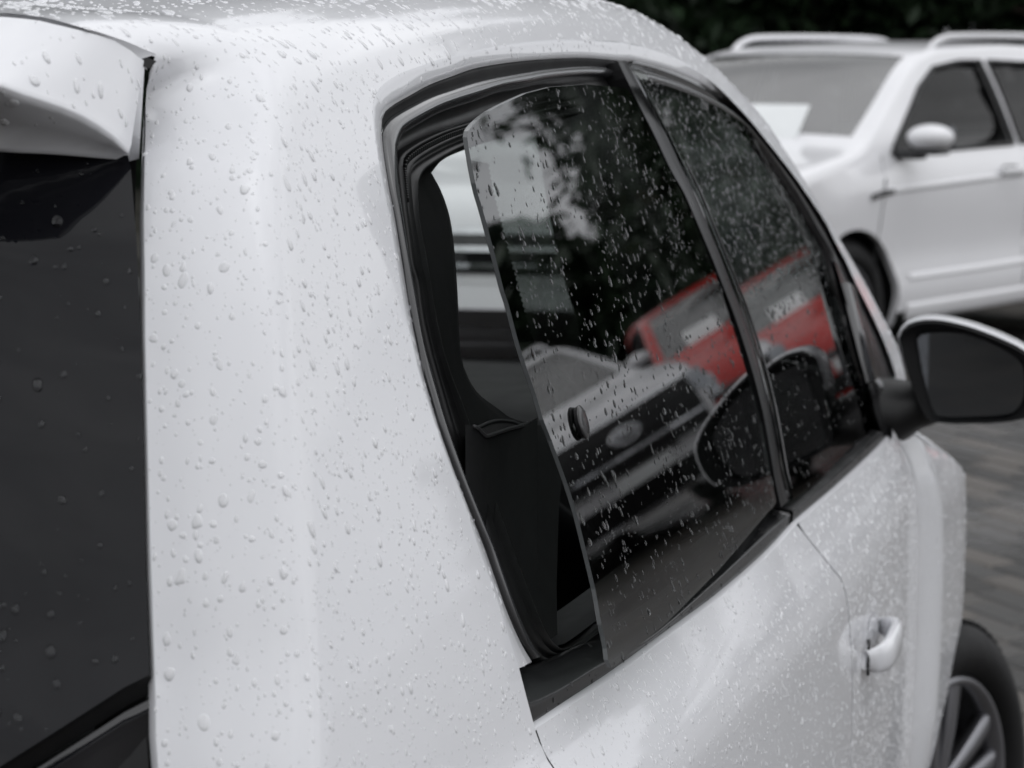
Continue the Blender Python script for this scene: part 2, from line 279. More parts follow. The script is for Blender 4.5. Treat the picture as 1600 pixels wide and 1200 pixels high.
# ---------------------------------------------------------------- traced outlines
CUR = {   # outlines on the body surface: offset from the skin (m), then (x, height along the skin) pairs
    'gap': (0, [(0.475, 1.4795), (0.4634, 1.4707), (0.4546, 1.4551), (0.4508, 1.4347), (0.4446, 1.4117), (0.4364, 1.3854), (0.4204, 1.3689), (0.397, 1.3408), (0.3777, 1.3131), (0.3584, 1.282), (0.3414, 1.2512), (0.3152, 1.1981), (0.2897, 1.1423), (0.2668, 1.0873), (0.2541, 1.0568), (0.2374, 1.0185)]),
    'roof_gap': (0, [(0.4477, 1.5739), (0.4495, 1.5613), (0.4439, 1.5444), (0.4395, 1.5261), (0.448, 1.5106), (0.4586, 1.4969), (0.4668, 1.4866), (0.475, 1.4795)]),
    'lip': (0, [(0.6469, 0.9456), (0.644, 0.9912), (0.6404, 1.0104), (0.6377, 1.0302), (0.6355, 1.0502), (0.6303, 1.0727), (0.6277, 1.088), (0.6265, 1.0965), (0.6249, 1.1162), (0.6194, 1.1368), (0.6153, 1.159), (0.6131, 1.1734), (0.6124, 1.1881), (0.6115, 1.2068), (0.6147, 1.2278), (0.6181, 1.2488), (0.6239, 1.2677), (0.6376, 1.2999), (0.65, 1.322), (0.6558, 1.3373), (0.6687, 1.3599), (0.6784, 1.374), (0.688, 1.3854), (0.6966, 1.3937), (0.7046, 1.3992), (0.7194, 1.4061), (0.7449, 1.413), (0.7866, 1.4201), (0.841, 1.4259), (0.9039, 1.4317), (0.9778, 1.437), (1.0539, 1.4418), (1.1357, 1.4457), (1.2636, 1.45), (1.3976, 1.4508), (1.543, 1.45), (1.6385, 1.4442), (1.7325, 1.4358), (1.7993, 1.4254), (1.8633, 1.4098), (1.913, 1.3929), (1.9574, 1.3748), (2.0023, 1.3545), (2.0705, 1.3189), (2.1704, 1.27), (2.2288, 1.2393), (2.2936, 1.2044), (2.3214, 1.1783), (2.3676, 1.1466), (2.4109, 1.107), (2.4668, 1.067), (2.5213, 1.0222), (2.5609, 0.981), (2.5767, 0.9537), (2.5293, 0.9473), (2.4435, 0.9607), (2.4007, 0.9748), (2.3662, 0.9756), (2.4051, 0.9602), (2.4834, 0.9449), (2.6764, 0.9177)]),
    'blk': (-0.006, [(0.686, 0.9869), (0.6742, 1.0037), (0.6644, 1.0274), (0.658, 1.0548), (0.654, 1.0758), (0.6492, 1.0936), (0.6384, 1.1333), (0.632, 1.1722), (0.632, 1.2081), (0.6389, 1.2417), (0.6474, 1.2672), (0.6597, 1.2953), (0.6732, 1.3223), (0.6819, 1.3405), (0.6949, 1.3606), (0.7114, 1.3794), (0.7232, 1.3882), (0.7344, 1.3932), (0.7592, 1.3985), (0.7982, 1.4043), (0.8587, 1.4127), (0.931, 1.4195), (1.0067, 1.4259), (1.1247, 1.4311), (1.2482, 1.4339), (1.3818, 1.4349), (1.5089, 1.4324), (1.5757, 1.4321), (1.6475, 1.4274), (1.7211, 1.4214), (1.7973, 1.4127), (1.8698, 1.4014), (1.9429, 1.3874), (2.0112, 1.3682), (2.0611, 1.3466), (2.0982, 1.3196), (2.1419, 1.302), (2.1993, 1.2703), (2.2586, 1.2392), (2.3527, 1.1776), (2.3997, 1.1456), (2.4438, 1.1055), (2.5008, 1.0651), (2.5565, 1.0198), (2.5974, 0.978), (2.6147, 0.9512)]),
    'bead_out': (-0.01, [(0.6983, 0.9867), (0.6869, 1.0025), (0.6766, 1.026), (0.67, 1.0536), (0.666, 1.0748), (0.6599, 1.093), (0.649, 1.1329), (0.6426, 1.1721), (0.6425, 1.2082), (0.6496, 1.2421), (0.6582, 1.2677), (0.6707, 1.296), (0.6845, 1.3227), (0.694, 1.341), (0.7084, 1.3612), (0.7236, 1.3788), (0.7381, 1.3856), (0.759, 1.3909), (0.7981, 1.397), (0.8567, 1.4044), (0.912, 1.4091), (1.0007, 1.4158), (1.1184, 1.4213), (1.2448, 1.4258), (1.38, 1.4277), (1.5169, 1.4233)]),
    'bead_in': (-0.014, [(0.7132, 0.9859), (0.7015, 1.0019), (0.6922, 1.0253), (0.6855, 1.0532), (0.6811, 1.0742), (0.6749, 1.0925), (0.6623, 1.1326), (0.6565, 1.1715), (0.6575, 1.2078), (0.6551, 1.2281), (0.6685, 1.2617), (0.6734, 1.2791), (0.6846, 1.2998), (0.6977, 1.3211), (0.7104, 1.3384), (0.7321, 1.359), (0.7576, 1.3736), (0.7788, 1.3788), (0.8119, 1.3839), (0.8632, 1.3908), (0.9158, 1.3957), (0.9874, 1.4007), (1.0688, 1.4073), (1.1477, 1.4105), (1.236, 1.4145), (1.3702, 1.4163), (1.5285, 1.4141)]),
    'seal_out': (-0.028, [(0.907, 0.961), (0.8535, 0.9631), (0.8018, 0.9658), (0.7727, 0.9694), (0.7584, 0.9739), (0.7428, 0.9848), (0.7316, 1.0003), (0.7216, 1.0371), (0.7089, 1.0758), (0.7084, 1.1002), (0.7038, 1.1329), (0.7026, 1.1673), (0.7034, 1.1931), (0.7043, 1.2184), (0.7103, 1.2466), (0.7231, 1.2723), (0.7234, 1.2829), (0.7349, 1.3047), (0.7479, 1.3267), (0.76, 1.3442), (0.7703, 1.3579), (0.7854, 1.3662), (0.8356, 1.3745), (0.9025, 1.3813), (0.9735, 1.3859), (1.0987, 1.3937), (1.3073, 1.4034), (1.5544, 1.4055)]),
    'seal_in': (-0.034, [(0.9281, 0.9656), (0.8641, 0.9656), (0.8234, 0.9696), (0.8082, 0.9748), (0.795, 0.9842), (0.7863, 0.9964), (0.7803, 1.0151), (0.7704, 1.0475), (0.7612, 1.0869), (0.754, 1.1255), (0.7479, 1.1621), (0.7445, 1.1803), (0.7396, 1.1962), (0.7372, 1.218), (0.7432, 1.2447), (0.7485, 1.2604), (0.7612, 1.2878), (0.7726, 1.3131), (0.7878, 1.3305), (0.8034, 1.3427), (0.8213, 1.3494), (0.8446, 1.3539), (0.8896, 1.3598), (0.9477, 1.3656), (1.0885, 1.3755), (1.2923, 1.3834), (1.54, 1.3866)]),
    'belt': (0, [(0.6468, 0.9454), (0.7384, 0.9416), (0.8673, 0.9346), (1.0264, 0.9267), (1.2119, 0.9176), (1.4455, 0.9108), (1.6147, 0.9111), (1.8778, 0.9038), (2.1728, 0.8978), (2.3419, 0.8959)]),
    'trim_mid': (0.004, [(0.6311, 0.9692), (0.6525, 0.9608), (0.7071, 0.9562), (0.7975, 0.9518), (0.8831, 0.9436), (0.9984, 0.9352), (1.2194, 0.9311), (1.4577, 0.9278), (1.5945, 0.924), (1.8532, 0.9181), (2.1418, 0.9121), (2.312, 0.9076)]),
    'trim_top': (-0.008, [(0.691, 0.9862), (0.7409, 0.9759), (0.8488, 0.9651), (0.9369, 0.9523), (1.0572, 0.9443), (1.28, 0.9361), (1.5391, 0.9372), (1.6883, 0.9323), (1.9695, 0.9237), (2.2207, 0.9183), (2.336, 0.9142)]),
    'seam_door': (0, [(1.6147, 0.9111), (1.6319, 0.8985), (1.6531, 0.8806), (1.6763, 0.8628), (1.6985, 0.8442), (1.7331, 0.8143)]),
    'bp_left': (0.004, [(1.4637, 1.4287), (1.4596, 1.4107), (1.4605, 1.3806), (1.4698, 1.3502), (1.4809, 1.3154), (1.5036, 1.2878), (1.5196, 1.254), (1.5377, 1.2181), (1.5541, 1.1819), (1.5695, 1.1453), (1.5814, 1.091), (1.5802, 1.0379), (1.5623, 0.9804), (1.5585, 0.9406)]),
    'bp_mid': (0.004, [(1.4964, 1.4287), (1.5005, 1.4104), (1.5071, 1.3797), (1.5198, 1.3486), (1.5316, 1.3132), (1.5468, 1.2855), (1.5608, 1.2512), (1.5796, 1.2148), (1.5936, 1.1783), (1.6096, 1.1411), (1.619, 1.0862), (1.6148, 1.0329), (1.5974, 0.9745), (1.6006, 0.9401)]),
    'bp_right': (-0.002, [(1.5238, 1.4223), (1.5436, 1.4118), (1.5472, 1.3807), (1.56, 1.3491), (1.575, 1.313), (1.5906, 1.2848), (1.6051, 1.2499), (1.6214, 1.2131), (1.6389, 1.1756), (1.6555, 1.1378), (1.6653, 1.0819), (1.6612, 1.0276), (1.6443, 0.968), (1.6481, 0.9374)]),
    'dglass': (-0.01, [(1.6002, 1.4074), (1.6878, 1.3993), (1.7889, 1.3875), (1.8903, 1.3726), (1.9918, 1.3504), (2.0431, 1.3284), (2.1128, 1.2908), (2.1856, 1.2505), (2.2401, 1.2159), (2.3117, 1.1646), (2.3213, 1.1233), (2.3387, 1.0882), (2.3345, 1.0541), (2.3401, 1.0025), (2.3531, 0.9698), (2.3438, 0.9117)]),
    'dbead': (-0.007, [(1.5835, 1.4264), (1.6387, 1.422), (1.7088, 1.4143), (1.7833, 1.4048), (1.8559, 1.3933), (1.9284, 1.3789), (1.9945, 1.3583), (2.045, 1.3366), (2.0803, 1.3172), (2.1303, 1.2934), (2.1902, 1.2624), (2.2456, 1.2288), (2.3004, 1.1942), (2.3349, 1.1647), (2.3678, 1.132), (2.4084, 1.0943), (2.4387, 1.0559), (2.4551, 1.0118), (2.4382, 0.9698)]),
    'crease_side': (0, [(0.8348, 0.8663), (1.126, 0.8483), (1.5003, 0.826), (1.71, 0.8254), (2.0279, 0.8162), (2.2764, 0.8213)]),
    'bp_in': (-0.1, [(1.6576, 1.4317), (1.629, 1.4053), (1.588, 1.3634), (1.5413, 1.3021), (1.5207, 1.2336), (1.5198, 1.1778), (1.4559, 1.1436), (1.3904, 1.1182), (1.3652, 1.062), (1.3872, 0.9914), (1.4127, 0.9322)]),
    'trim_in': (-0.085, [(1.2442, 1.0838), (1.134, 1.1119), (1.0107, 1.1396), (0.972, 1.1548), (0.9367, 1.1713), (0.9236, 1.1818), (0.9158, 1.2012), (0.9278, 1.2231), (0.9625, 1.266), (0.9828, 1.2919), (1.0008, 1.3185), (1.005, 1.3406), (0.9992, 1.3576), (1.0413, 1.367), (1.1037, 1.3727), (1.2546, 1.3821), (1.4751, 1.3904), (1.6957, 1.3923)]),
}
EXT = {   # outlines of flat pieces: (x, z) for the side panes, (y, z) for the mirror
    'bar_left': [(2.3247, 1.1204), (2.3211, 1.0666), (2.3233, 1.0211), (2.3295, 0.9786)],
    'bar_right': [(2.3963, 1.1065), (2.4054, 1.065), (2.405, 1.0206), (2.4033, 0.9763)],
    'flap_seam': [(0.6474, 0.9445), (0.649, 0.9361), (0.6501, 0.9255), (0.6522, 0.9161), (0.6549, 0.9048), (0.6611, 0.8924)],
    'pocket_top': [(0.7518, 1.1514), (0.7805, 1.1445), (0.8085, 1.1438), (0.8391, 1.1413), (0.8742, 1.135), (0.9069, 1.1274), (0.9483, 1.1278)],
    'pocket_low': [(0.6765, 1.1639), (0.7039, 1.1574), (0.7148, 1.1523), (0.7227, 1.1486), (0.7322, 1.1466), (0.7764, 1.1443), (0.8246, 1.141), (0.8642, 1.1393)],
    'quarter_pane': [(0.8575, 1.3969), (0.796, 1.3906), (0.7541, 1.3842), (0.7286, 1.3787), (0.7178, 1.3733), (0.7118, 1.3589), (0.7054, 1.3356), (0.7064, 1.3195), (0.7059, 1.3002), (0.7052, 1.2842), (0.7034, 1.2603), (0.7055, 1.2502), (0.7042, 1.2233), (0.7076, 1.2006), (0.7124, 1.1824), (0.7133, 1.1641), (0.7193, 1.1502), (0.7257, 1.1295), (0.731, 1.1112), (0.7338, 1.0888), (0.7311, 1.0602), (0.7271, 1.0324), (0.7185, 1.0116), (0.7162, 0.9957), (0.7119, 0.9784), (0.7745, 0.974), (0.909, 0.9648), (1.1679, 0.9559), (1.4847, 0.9521), (1.5327, 0.9494), (1.545, 0.9844), (1.5748, 1.0397), (1.5797, 1.0922), (1.5697, 1.1464), (1.5495, 1.1835), (1.526, 1.2202), (1.503, 1.2563), (1.4751, 1.2906), (1.4363, 1.3186), (1.4027, 1.3535), (1.3713, 1.3835), (1.3512, 1.4018), (1.3159, 1.4035), (1.1611, 1.4082), (1.0195, 1.4073), (0.929, 1.403)],
    'frit_rear': [(0.7681, 1.3522), (0.7616, 1.3355), (0.7598, 1.3215), (0.7575, 1.2964), (0.7567, 1.2692), (0.7563, 1.2512), (0.756, 1.2245), (0.763, 1.2075), (0.7702, 1.1835), (0.7701, 1.1584), (0.7737, 1.1381), (0.781, 1.117)],
    'frit_pillar': [(1.3146, 1.4022), (1.3395, 1.379), (1.3573, 1.3497), (1.3867, 1.3208), (1.4362, 1.2774), (1.4859, 1.2234), (1.5235, 1.1609), (1.5253, 1.0955), (1.5204, 1.026), (1.5045, 0.9482)],
    'knob': [(0.8096, 1.1472)],
    'door_pane': [(1.4698, 1.4118), (1.4887, 1.4097), (1.5057, 1.4082), (1.6073, 1.4002), (1.728, 1.3886), (1.8528, 1.3736), (1.9842, 1.3509), (2.0573, 1.3283), (2.1556, 1.2893), (2.2486, 1.2475), (2.3138, 1.2116), (2.3971, 1.1584), (2.4081, 1.1159), (2.4257, 1.0799), (2.4189, 1.0452), (2.4188, 0.9931), (2.424, 0.9607), (2.4358, 0.8962), (2.2782, 0.9022), (1.9825, 0.9149), (1.6606, 0.93), (1.6596, 0.9647), (1.6882, 1.0228), (1.6965, 1.0771), (1.6866, 1.1336), (1.6671, 1.1722), (1.6444, 1.2105), (1.622, 1.2481), (1.5983, 1.2837), (1.5702, 1.3126), (1.534, 1.3494), (1.4968, 1.3811)],
    'mirror_outer': [(-0.7789, 1.032), (-0.7877, 1.049), (-0.8095, 1.0581), (-0.8368, 1.059), (-0.8641, 1.0544), (-0.8914, 1.047), (-0.9277, 1.0336), (-0.9549, 1.0199), (-0.9787, 0.9979), (-0.9836, 0.9568), (-0.9684, 0.9303), (-0.9311, 0.9184), (-0.886, 0.9145), (-0.8405, 0.9133), (-0.8183, 0.9216), (-0.8009, 0.9583), (-0.7871, 0.9997)],
    'mirror_glass': [(-0.804, 1.0323), (-0.8075, 1.0389), (-0.8366, 1.0436), (-0.873, 1.0412), (-0.9094, 1.0287), (-0.9459, 1.008), (-0.9555, 0.9872), (-0.9548, 0.9502), (-0.9429, 0.9284), (-0.9215, 0.921), (-0.8763, 0.917), (-0.8398, 0.9172), (-0.8286, 0.9279), (-0.8166, 0.9676), (-0.8083, 1.0045)],
    'spoiler_edge': [(0.456, -0.5371, 1.3714), (0.45, -0.5351, 1.3762), (0.44, -0.5329, 1.3819), (0.425, -0.5276, 1.3904), (0.408, -0.5216, 1.3977), (0.392, -0.5123, 1.4036), (0.376, -0.5055, 1.4082), (0.358, -0.4935, 1.4143)],
    'spoiler_low': [(0.466, -0.5301, 1.365), (0.463, -0.527, 1.3653), (0.452, -0.514, 1.3671), (0.438, -0.4934, 1.3695), (0.428, -0.4756, 1.3709), (0.42, -0.4568, 1.3722)],
    'tail_glass_low': [(-0.6086, 1.0651), (-0.5737, 1.0426), (-0.5403, 1.0212), (-0.5102, 0.9959)],
}
# ---------------------------------------------------------------- body surface of the hatchback (x forward, y left, z up)
def pchip(xs, ys):
    xs = np.array(xs, float); ys = np.array(ys, float)
    h = np.diff(xs); dl = np.diff(ys) / h
    m = np.zeros(len(xs)); m[0] = dl[0]; m[-1] = dl[-1]
    for i in range(1, len(xs) - 1):
        if dl[i-1] * dl[i] > 0:
            w1 = 2*h[i] + h[i-1]; w2 = h[i] + 2*h[i-1]
            m[i] = (w1 + w2) / (w1/dl[i-1] + w2/dl[i])
    def f(x):
        x = np.clip(np.asarray(x, float), xs[0], xs[-1])
        i = np.clip(np.searchsorted(xs, x) - 1, 0, len(h) - 1)
        t = (x - xs[i]) / h[i]
        return ys[i]*(1+2*t)*(1-t)**2 + ys[i+1]*t*t*(3-2*t) + h[i]*(m[i]*t*(1-t)**2 + m[i+1]*t*t*(t-1))
    return f

W_ = pchip([.2,.45,.65,.78,.812,.824,.84,.87,.93,1.0,1.1,1.2,1.3,1.4,1.46,1.55], [.785,.812,.8165,.8125,.8095,.8070,.8015,.789,.765,.747,.7195,.690,.657,.613,.577,.50])
def half_width(x, z):
    t = np.maximum(0, (0.9 - x) / .8); t2 = np.maximum(0, (x - 2.0) / 1.5)
    zc = z - .028*np.clip((1.5 - x)/.62, 0, 1)*np.clip((.93 - z)/.06, 0, 1)      # the shoulder crease climbs towards the tail
    return W_(zc) - .075*t*t - .05*t2*t2
ZS_ = pchip([.3,.535,.584,.679,.816,.918,1.1,1.3,1.55,1.72,1.80,1.882,1.946,2.013,2.091,2.171,2.317,2.5,2.686,2.8],
            [1.37,1.386,1.401,1.419,1.434,1.443,1.458,1.466,1.466,1.462,1.452,1.437,1.416,1.387,1.352,1.295,1.204,1.094,.970,.90])
ZR_ = pchip([.3,.5,.8,1.1,1.4,1.6,1.75,1.83,1.95,2.1,2.3,2.5,2.7,2.8], [1.437,1.455,1.483,1.502,1.51,1.511,1.499,1.484,1.441,1.374,1.244,1.125,1.0,.93])
WF_ = pchip([.3,1.0,1.6,1.8,2.0,2.8], [.13,.12,.10,.07,.05,.045])
XC_ = pchip([.2,.6,.8,.9,1.005,1.076,1.113,1.158,1.226,1.304,1.37,1.386,1.45], [.27,.25,.275,.30,.336,.368,.381,.399,.428,.468,.517,.535,.60])
LF = .14
def section(x, s):
    "point of the cross section at station x: s is the height up the side, then length over the roof edge"
    x = np.asarray(x, float); s = np.asarray(s, float)
    zs = ZS_(x); zr = np.maximum(ZR_(x), zs + .012); wf = WF_(x)
    z0 = np.minimum(s, zs)
    h0 = half_width(x, z0)
    hs = half_width(x, zs); dh = (hs - half_width(x, zs - .01)) / .01
    t = np.clip((s - zs) / LF, 0, 1)
    a = .55 * (zr - zs)
    p0y, p0z = hs, zs; p1y, p1z = hs + dh*a, zs + a
    p3y, p3z = hs - wf, zr; p2y, p2z = p3y + .5*wf, zr - .004
    by = p0y*(1-t)**3 + 3*p1y*t*(1-t)**2 + 3*p2y*t*t*(1-t) + p3y*t**3
    bz = p0z*(1-t)**3 + 3*p1z*t*(1-t)**2 + 3*p2z*t*t*(1-t) + p3z*t**3
    r = np.maximum(0, s - zs - LF)
    yy = np.where(s <= zs, h0, np.where(t < 1, by, p3y - r))
    zz = np.where(s <= zs, s, np.where(t < 1, bz, p3z + .02*(1 - ((p3y - r) / np.maximum(p3y, .01))**2)))
    ang = np.arctan2(1, np.maximum(-dh, 0.05)) * 0 + np.where(s <= zs, .3, .3 + (math.pi/2 - .3) * t)   # elevation of the surface normal
    return yy, zz, ang
def wrap_len(u):                                   # plan curve of the rear corner, u metres behind the crease
    n = 60
    return n
_us = np.linspace(0, .4, 401)
_al = np.radians(np.interp(_us, [0, .013, .066, .082, .4], [0, 57, 72, 84, 86]))
_cx = np.concatenate([[0], np.cumsum(np.cos((_al[1:]+_al[:-1])/2) * .001)])
_cy = np.concatenate([[0], np.cumsum(np.sin((_al[1:]+_al[:-1])/2) * .001)])
def S(u, s, off=0.0):
    "skin point for domain coordinates (u, s); right-hand side of the car, y negative"
    u = np.asarray(u, float); s = np.asarray(s, float)
    xc = XC_(s)
    b = np.maximum(0, xc - u)
    x0 = np.maximum(u, xc)
    yy, zz, ang = section(x0, s)
    zs = ZS_(x0); t = np.clip((s - zs) / LF, 0, 1)
    k = (1 - t)**1.5
    cx = np.interp(b, _us, _cx); cy = np.interp(b, _us, _cy)
    dx = cx*k + b*(1-k)
    yy = yy - cy*k*np.cos(ang) + off*np.cos(ang)
    zz = zz - cy*k*np.sin(ang)*.35 - b*b*.25*(1-k) + off*np.sin(ang)
    return np.stack([x0 - dx, -yy, zz], -1)
# ================================================================ the white hatchback
def C2(name): return np.array(CUR[name][1], float)
def SP(p, off=0.0): p = np.asarray(p, float); return S(p[:, 0], p[:, 1], off)
hatch = empty('hatchback_car', (1.5, 0, GZ), 0, 'rain-wet white hatchback with its rear quarter window popped open', 'car')
GAP = list(C2('gap')); LIP = C2('lip'); BLK = C2('blk'); BELT = C2('belt'); SEAM = C2('seam_door'); RG = C2('roof_gap')
ZB = GZ + .2
gap_ext = GAP + [np.array([.198, .9]), np.array([.173, .8]), np.array([.148, .6]), np.array([.15, .3]), np.array([.16, ZB])]
gap_ext = resample(np.array(gap_ext), 70)
RH = (.80, .195)                                  # rear wheel centre
arch = [(RH[0] + .345*math.cos(a), RH[1] + .345*math.sin(a)) for a in np.linspace(math.pi + .30, -.30, 26)]
arch = [p for p in arch if p[1] > ZB + .004]
seam = [np.array(p) for p in SEAM] + [np.array(p) for p in [(1.762, .72), (1.765, .6), (1.75, .45), (1.72, .25), (1.70, ZB)]]
seam = resample(np.array(seam), 40)
ap_x = np.linspace(2.68, 1.80, 26); ap = [(x, float(ZS_(x)) + .105) for x in ap_x]
def s_center(x): return float(ZS_(x)) + LF + float(half_width(x, ZS_(x))) - float(WF_(x))
hdr = [(1.775, float(ZS_(1.775)) + .13)] + [(1.765 + .04*math.sin(t*1.57), float(ZS_(1.765)) + .15 + t*(s_center(1.8) - float(ZS_(1.765)) - .15)) for t in np.linspace(.05, 1, 14)]
roofc = [(x, s_center(x)) for x in np.linspace(1.78, .46, 40)]
rgc = [(.425 + .0228*(1 - min(1, (s_center(.43) - s)/.5)), s) for s in np.linspace(s_center(.43), 1.60, 14)]
rg = resample(RG, 26)
outline = [tuple(p) for p in densify(list(gap_ext[::-1]), .012, False)[:0]]
poly = []
poly += [tuple(p) for p in gap_ext[:0]]
poly += [(.16, ZB)] + arch + [(1.70, ZB)] + [tuple(p) for p in seam[::-1][1:]]
poly += [tuple(p) for p in resample(BELT[BELT[:, 0] < 1.62], 40)[::-1]][1:-1]
lip_s = np.concatenate([resample(LIP[1:48], 170), LIP[48:]])
poly += [tuple(LIP[0])] + [tuple(p) for p in lip_s]
poly += ap + hdr + roofc[1:] + rgc + [tuple(p) for p in rg[:-1]] + [tuple(p) for p in gap_ext[:-1]]
poly = densify(poly, .016)
P2, F2 = region(poly, [], .014)
SV = S(P2[:, 0], P2[:, 1]); skin = (SV, [f[::-1] for f in F2])
# outward facing check: most normals of the flank must look to -y
def face_out(V, F, d):
    V = np.asarray(V); f = np.array(F); n = np.cross(V[f[:, 1]] - V[f[:, 0]], V[f[:, 2]] - V[f[:, 0]]).sum(0)
    return (V, F) if n @ np.array(d) > 0 else (V, [q[::-1] for q in F])
skin = face_out(*skin, (0, -1, .3))
# window opening: painted return from the outer lip down to the black surround
def seg(c, a, b, n):
    c = np.asarray(c, float); i = int(np.argmin(np.linalg.norm(c - np.array(a), axis=1))); j = int(np.argmin(np.linalg.norm(c - np.array(b), axis=1)))
    return resample(c[i:j+1], n)
def by_anchor(name, anchors, counts):
    c = C2(name); out_ = []
    for k in range(len(counts)):
        q = seg(c, anchors[k], anchors[k+1], counts[k]); out_.append(q if k == 0 else q[1:])
    return np.concatenate(out_)
lipA = by_anchor('lip', [(.6439, .9912), (.6088, 1.2068), (.688, 1.3854), (1.543, 1.45), (1.913, 1.3929), (2.5745, .954)], [40, 30, 60, 24, 60])
blkA = by_anchor('blk', [(.6859, .987), (.632, 1.2081), (.7232, 1.3882), (1.5757, 1.4321), (1.9429, 1.3874), (2.6126, .9515)], [40, 30, 60, 24, 60])
mid1 = SP(lipA*.78 + blkA*.22, -.0006); mid2 = SP(lipA*.35 + blkA*.65, -.0045)
ret = loft([SP(lipA), mid1, mid2, SP(blkA, -.0065), SP(blkA, -.03)])
# rolled edges of the skin along the tailgate gap and the belt
ge = SP(gap_ext)[3:]; fd = np.clip(np.arange(len(ge))/9., 0, 1)[:, None]; gret = loft([ge, ge + fd*np.array([.004, .0065, 0]) + (1 - fd)*np.array([.001, .002, -.004]), ge + fd*np.array([.016, .010, 0]) + (1 - fd)*np.array([.006, .004, -.014])])
rgp = SP(np.concatenate([np.array(rgc), rg])); rq = rgp; fq = np.clip((len(rq) - 1 - np.arange(len(rq)))/9., .12, 1)[:, None]; rret = loft([rq, rq + np.array([.0025, 0, -.0015])*fq, rq + np.array([.006, 0, -.02])*fq])
bl = SP(resample(BELT[BELT[:, 0] < 1.64], 60)); bret = loft([bl, bl + np.array([0, .004, .0035]), bl + np.array([0, .012, -.004])])
sl = SP(seam); sret = loft([sl, sl + np.array([-.001, .004, 0]), sl + np.array([0, .016, 0])])
right = join(skin, ret, gret, rret, bret, sret)
body = join(right, mirror(*right))
# no door part on the far side: fill below the belt there
bo = mk('body_shell', *body, M['paint'], hatch, world=True)

mk('flap_seam', *tube(SP(resample(np.array(EXT['flap_seam']), 24), -.0004), .0011, 6), M['rubber'], bo, world=True)
# black floor of the tailgate gap
gin = SP(gap_ext, -.012) + np.array([.010, .012, 0])*np.clip(np.arange(len(gap_ext))/9. + .35, 0, 1)[:, None]; gin = gin[5:]; gl0 = gin + np.array([0, -.012, 0]); gl1 = gin + np.array([-.002, .022, 0])
rgi = (rgp + np.array([.006, -.001, -.006]))[:-1]; rg1 = rgi + np.array([-.007, .002, -.005])
v = join(loft([gl0, gin, gl1]), loft([rgi, rg1]))
mk('tailgate_seal', *join(v, mirror(*v)), M['rubber'], hatch, world=True)

# ---- window surround (nested rubber and flange beads round the quarter window)
bA = [(.6859, .987), (.632, 1.2081), (.7232, 1.3882), (1.5089, 1.4324)]; cnt = [44, 34, 70]
blkB = by_anchor('blk', bA, cnt)
bo_ = by_anchor('bead_out', [(.6982, .9868), (.6425, 1.2082), (.7236, 1.3788), (1.5169, 1.4233)], cnt)
bi_ = by_anchor('bead_in', [(.7131, .986), (.6575, 1.2078), (.7321, 1.359), (1.5285, 1.4141)], cnt)
so_ = by_anchor('seal_out', [(.7579, .9741), (.7043, 1.2184), (.7703, 1.3579), (1.5544, 1.4055)], cnt)
si_ = by_anchor('seal_in', [(.7863, .9964), (.7372, 1.218), (.8034, 1.3427), (1.54, 1.3866)], cnt)
def mixc(a, b, t): return a*(1-t) + b*t
rows = [SP(blkB, -.03), SP(blkB, -.0075), SP(mixc(blkB, bo_, .3), -.0085), SP(mixc(blkB, bo_, .7), -.0110), SP(bo_, -.0125)]
mk('window_flange', *loft(rows), M['dark_plastic'], hatch, world=True)
rows = [SP(mixc(bo_, bi_, t), o) for t, o in ((0, -.0120), (.05, -.0095), (.14, -.0080), (.28, -.0072), (.45, -.0070), (.62, -.0078), (.78, -.0095), (.9, -.0118), (1, -.016))]
rows.append(SP(bi_, -.04))
mk('flange_bead', *loft(rows), M['wet_rubber'], hatch, world=True)
mk('seal_channel', *loft([SP(bi_, -.03), SP(mixc(bi_, so_, .3), -.036), SP(mixc(bi_, so_, .75), -.038), SP(so_, -.036)]), M['rubber'], hatch, world=True)
# inner seal: closed loop with ridges, runs along the sill as well
so_full = np.concatenate([resample(C2('seal_out')[:5], 26)[:-1], so_]); si_full = np.concatenate([resample(C2('seal_in')[:6], 26)[:-1], si_])
prof = [(0, -.040), (.02, -.029), (.10, -.026), (.20, -.029), (.27, -.034), (.36, -.031), (.46, -.0265), (.55, -.030), (.62, -.036), (.72, -.033), (.84, -.028), (.94, -.029), (1.0, -.034), (1.03, -.06)]
mk('window_seal', *loft([SP(mixc(so_full, si_full, t), o) for t, o in prof]), M['rubber'], hatch, world=True)
# serrated locating teeth on the inner seal along the top edge
tp = mixc(so_, si_, .28)[70:118]; tv = []
for i in range(0, len(tp) - 1):
    for f in (.0, .5):
        q = tp[i]*(1-f) + tp[i+1]*f; c = S(q[0], q[1], -.0295); tv.append(box(c, (.0035, .005, .0045), .0006, seg=1))
mk('seal_teeth', *join(*tv), M['rubber'], hatch, world=True, smooth=False, kind='stuff')
# interior trim round the opening
ti = C2('trim_in'); si0 = C2('seal_in')
tin = by_anchor('trim_in', [(1.134, 1.1119), (.9278, 1.2231), (.9992, 1.3576), (1.6957, 1.3923)], [30, 30, 40]); tout = np.concatenate([seg(si0, (.8633, .9658), (.7372, 1.218), 30), seg(si0, (.7372, 1.218), (.8034, 1.3427), 30)[1:], seg(si0, (.8034, 1.3427), (1.54, 1.3866), 40)[1:]])
mk('pillar_trim', *loft([SP(tout, -.05), SP(mixc(tout, tin, .25), -.062), SP(mixc(tout, tin, .6), -.074), SP(mixc(tout, tin, .9), -.080), SP(tin, -.085), SP(tin, -.13)]), M['dark_plastic'], hatch, world=True)

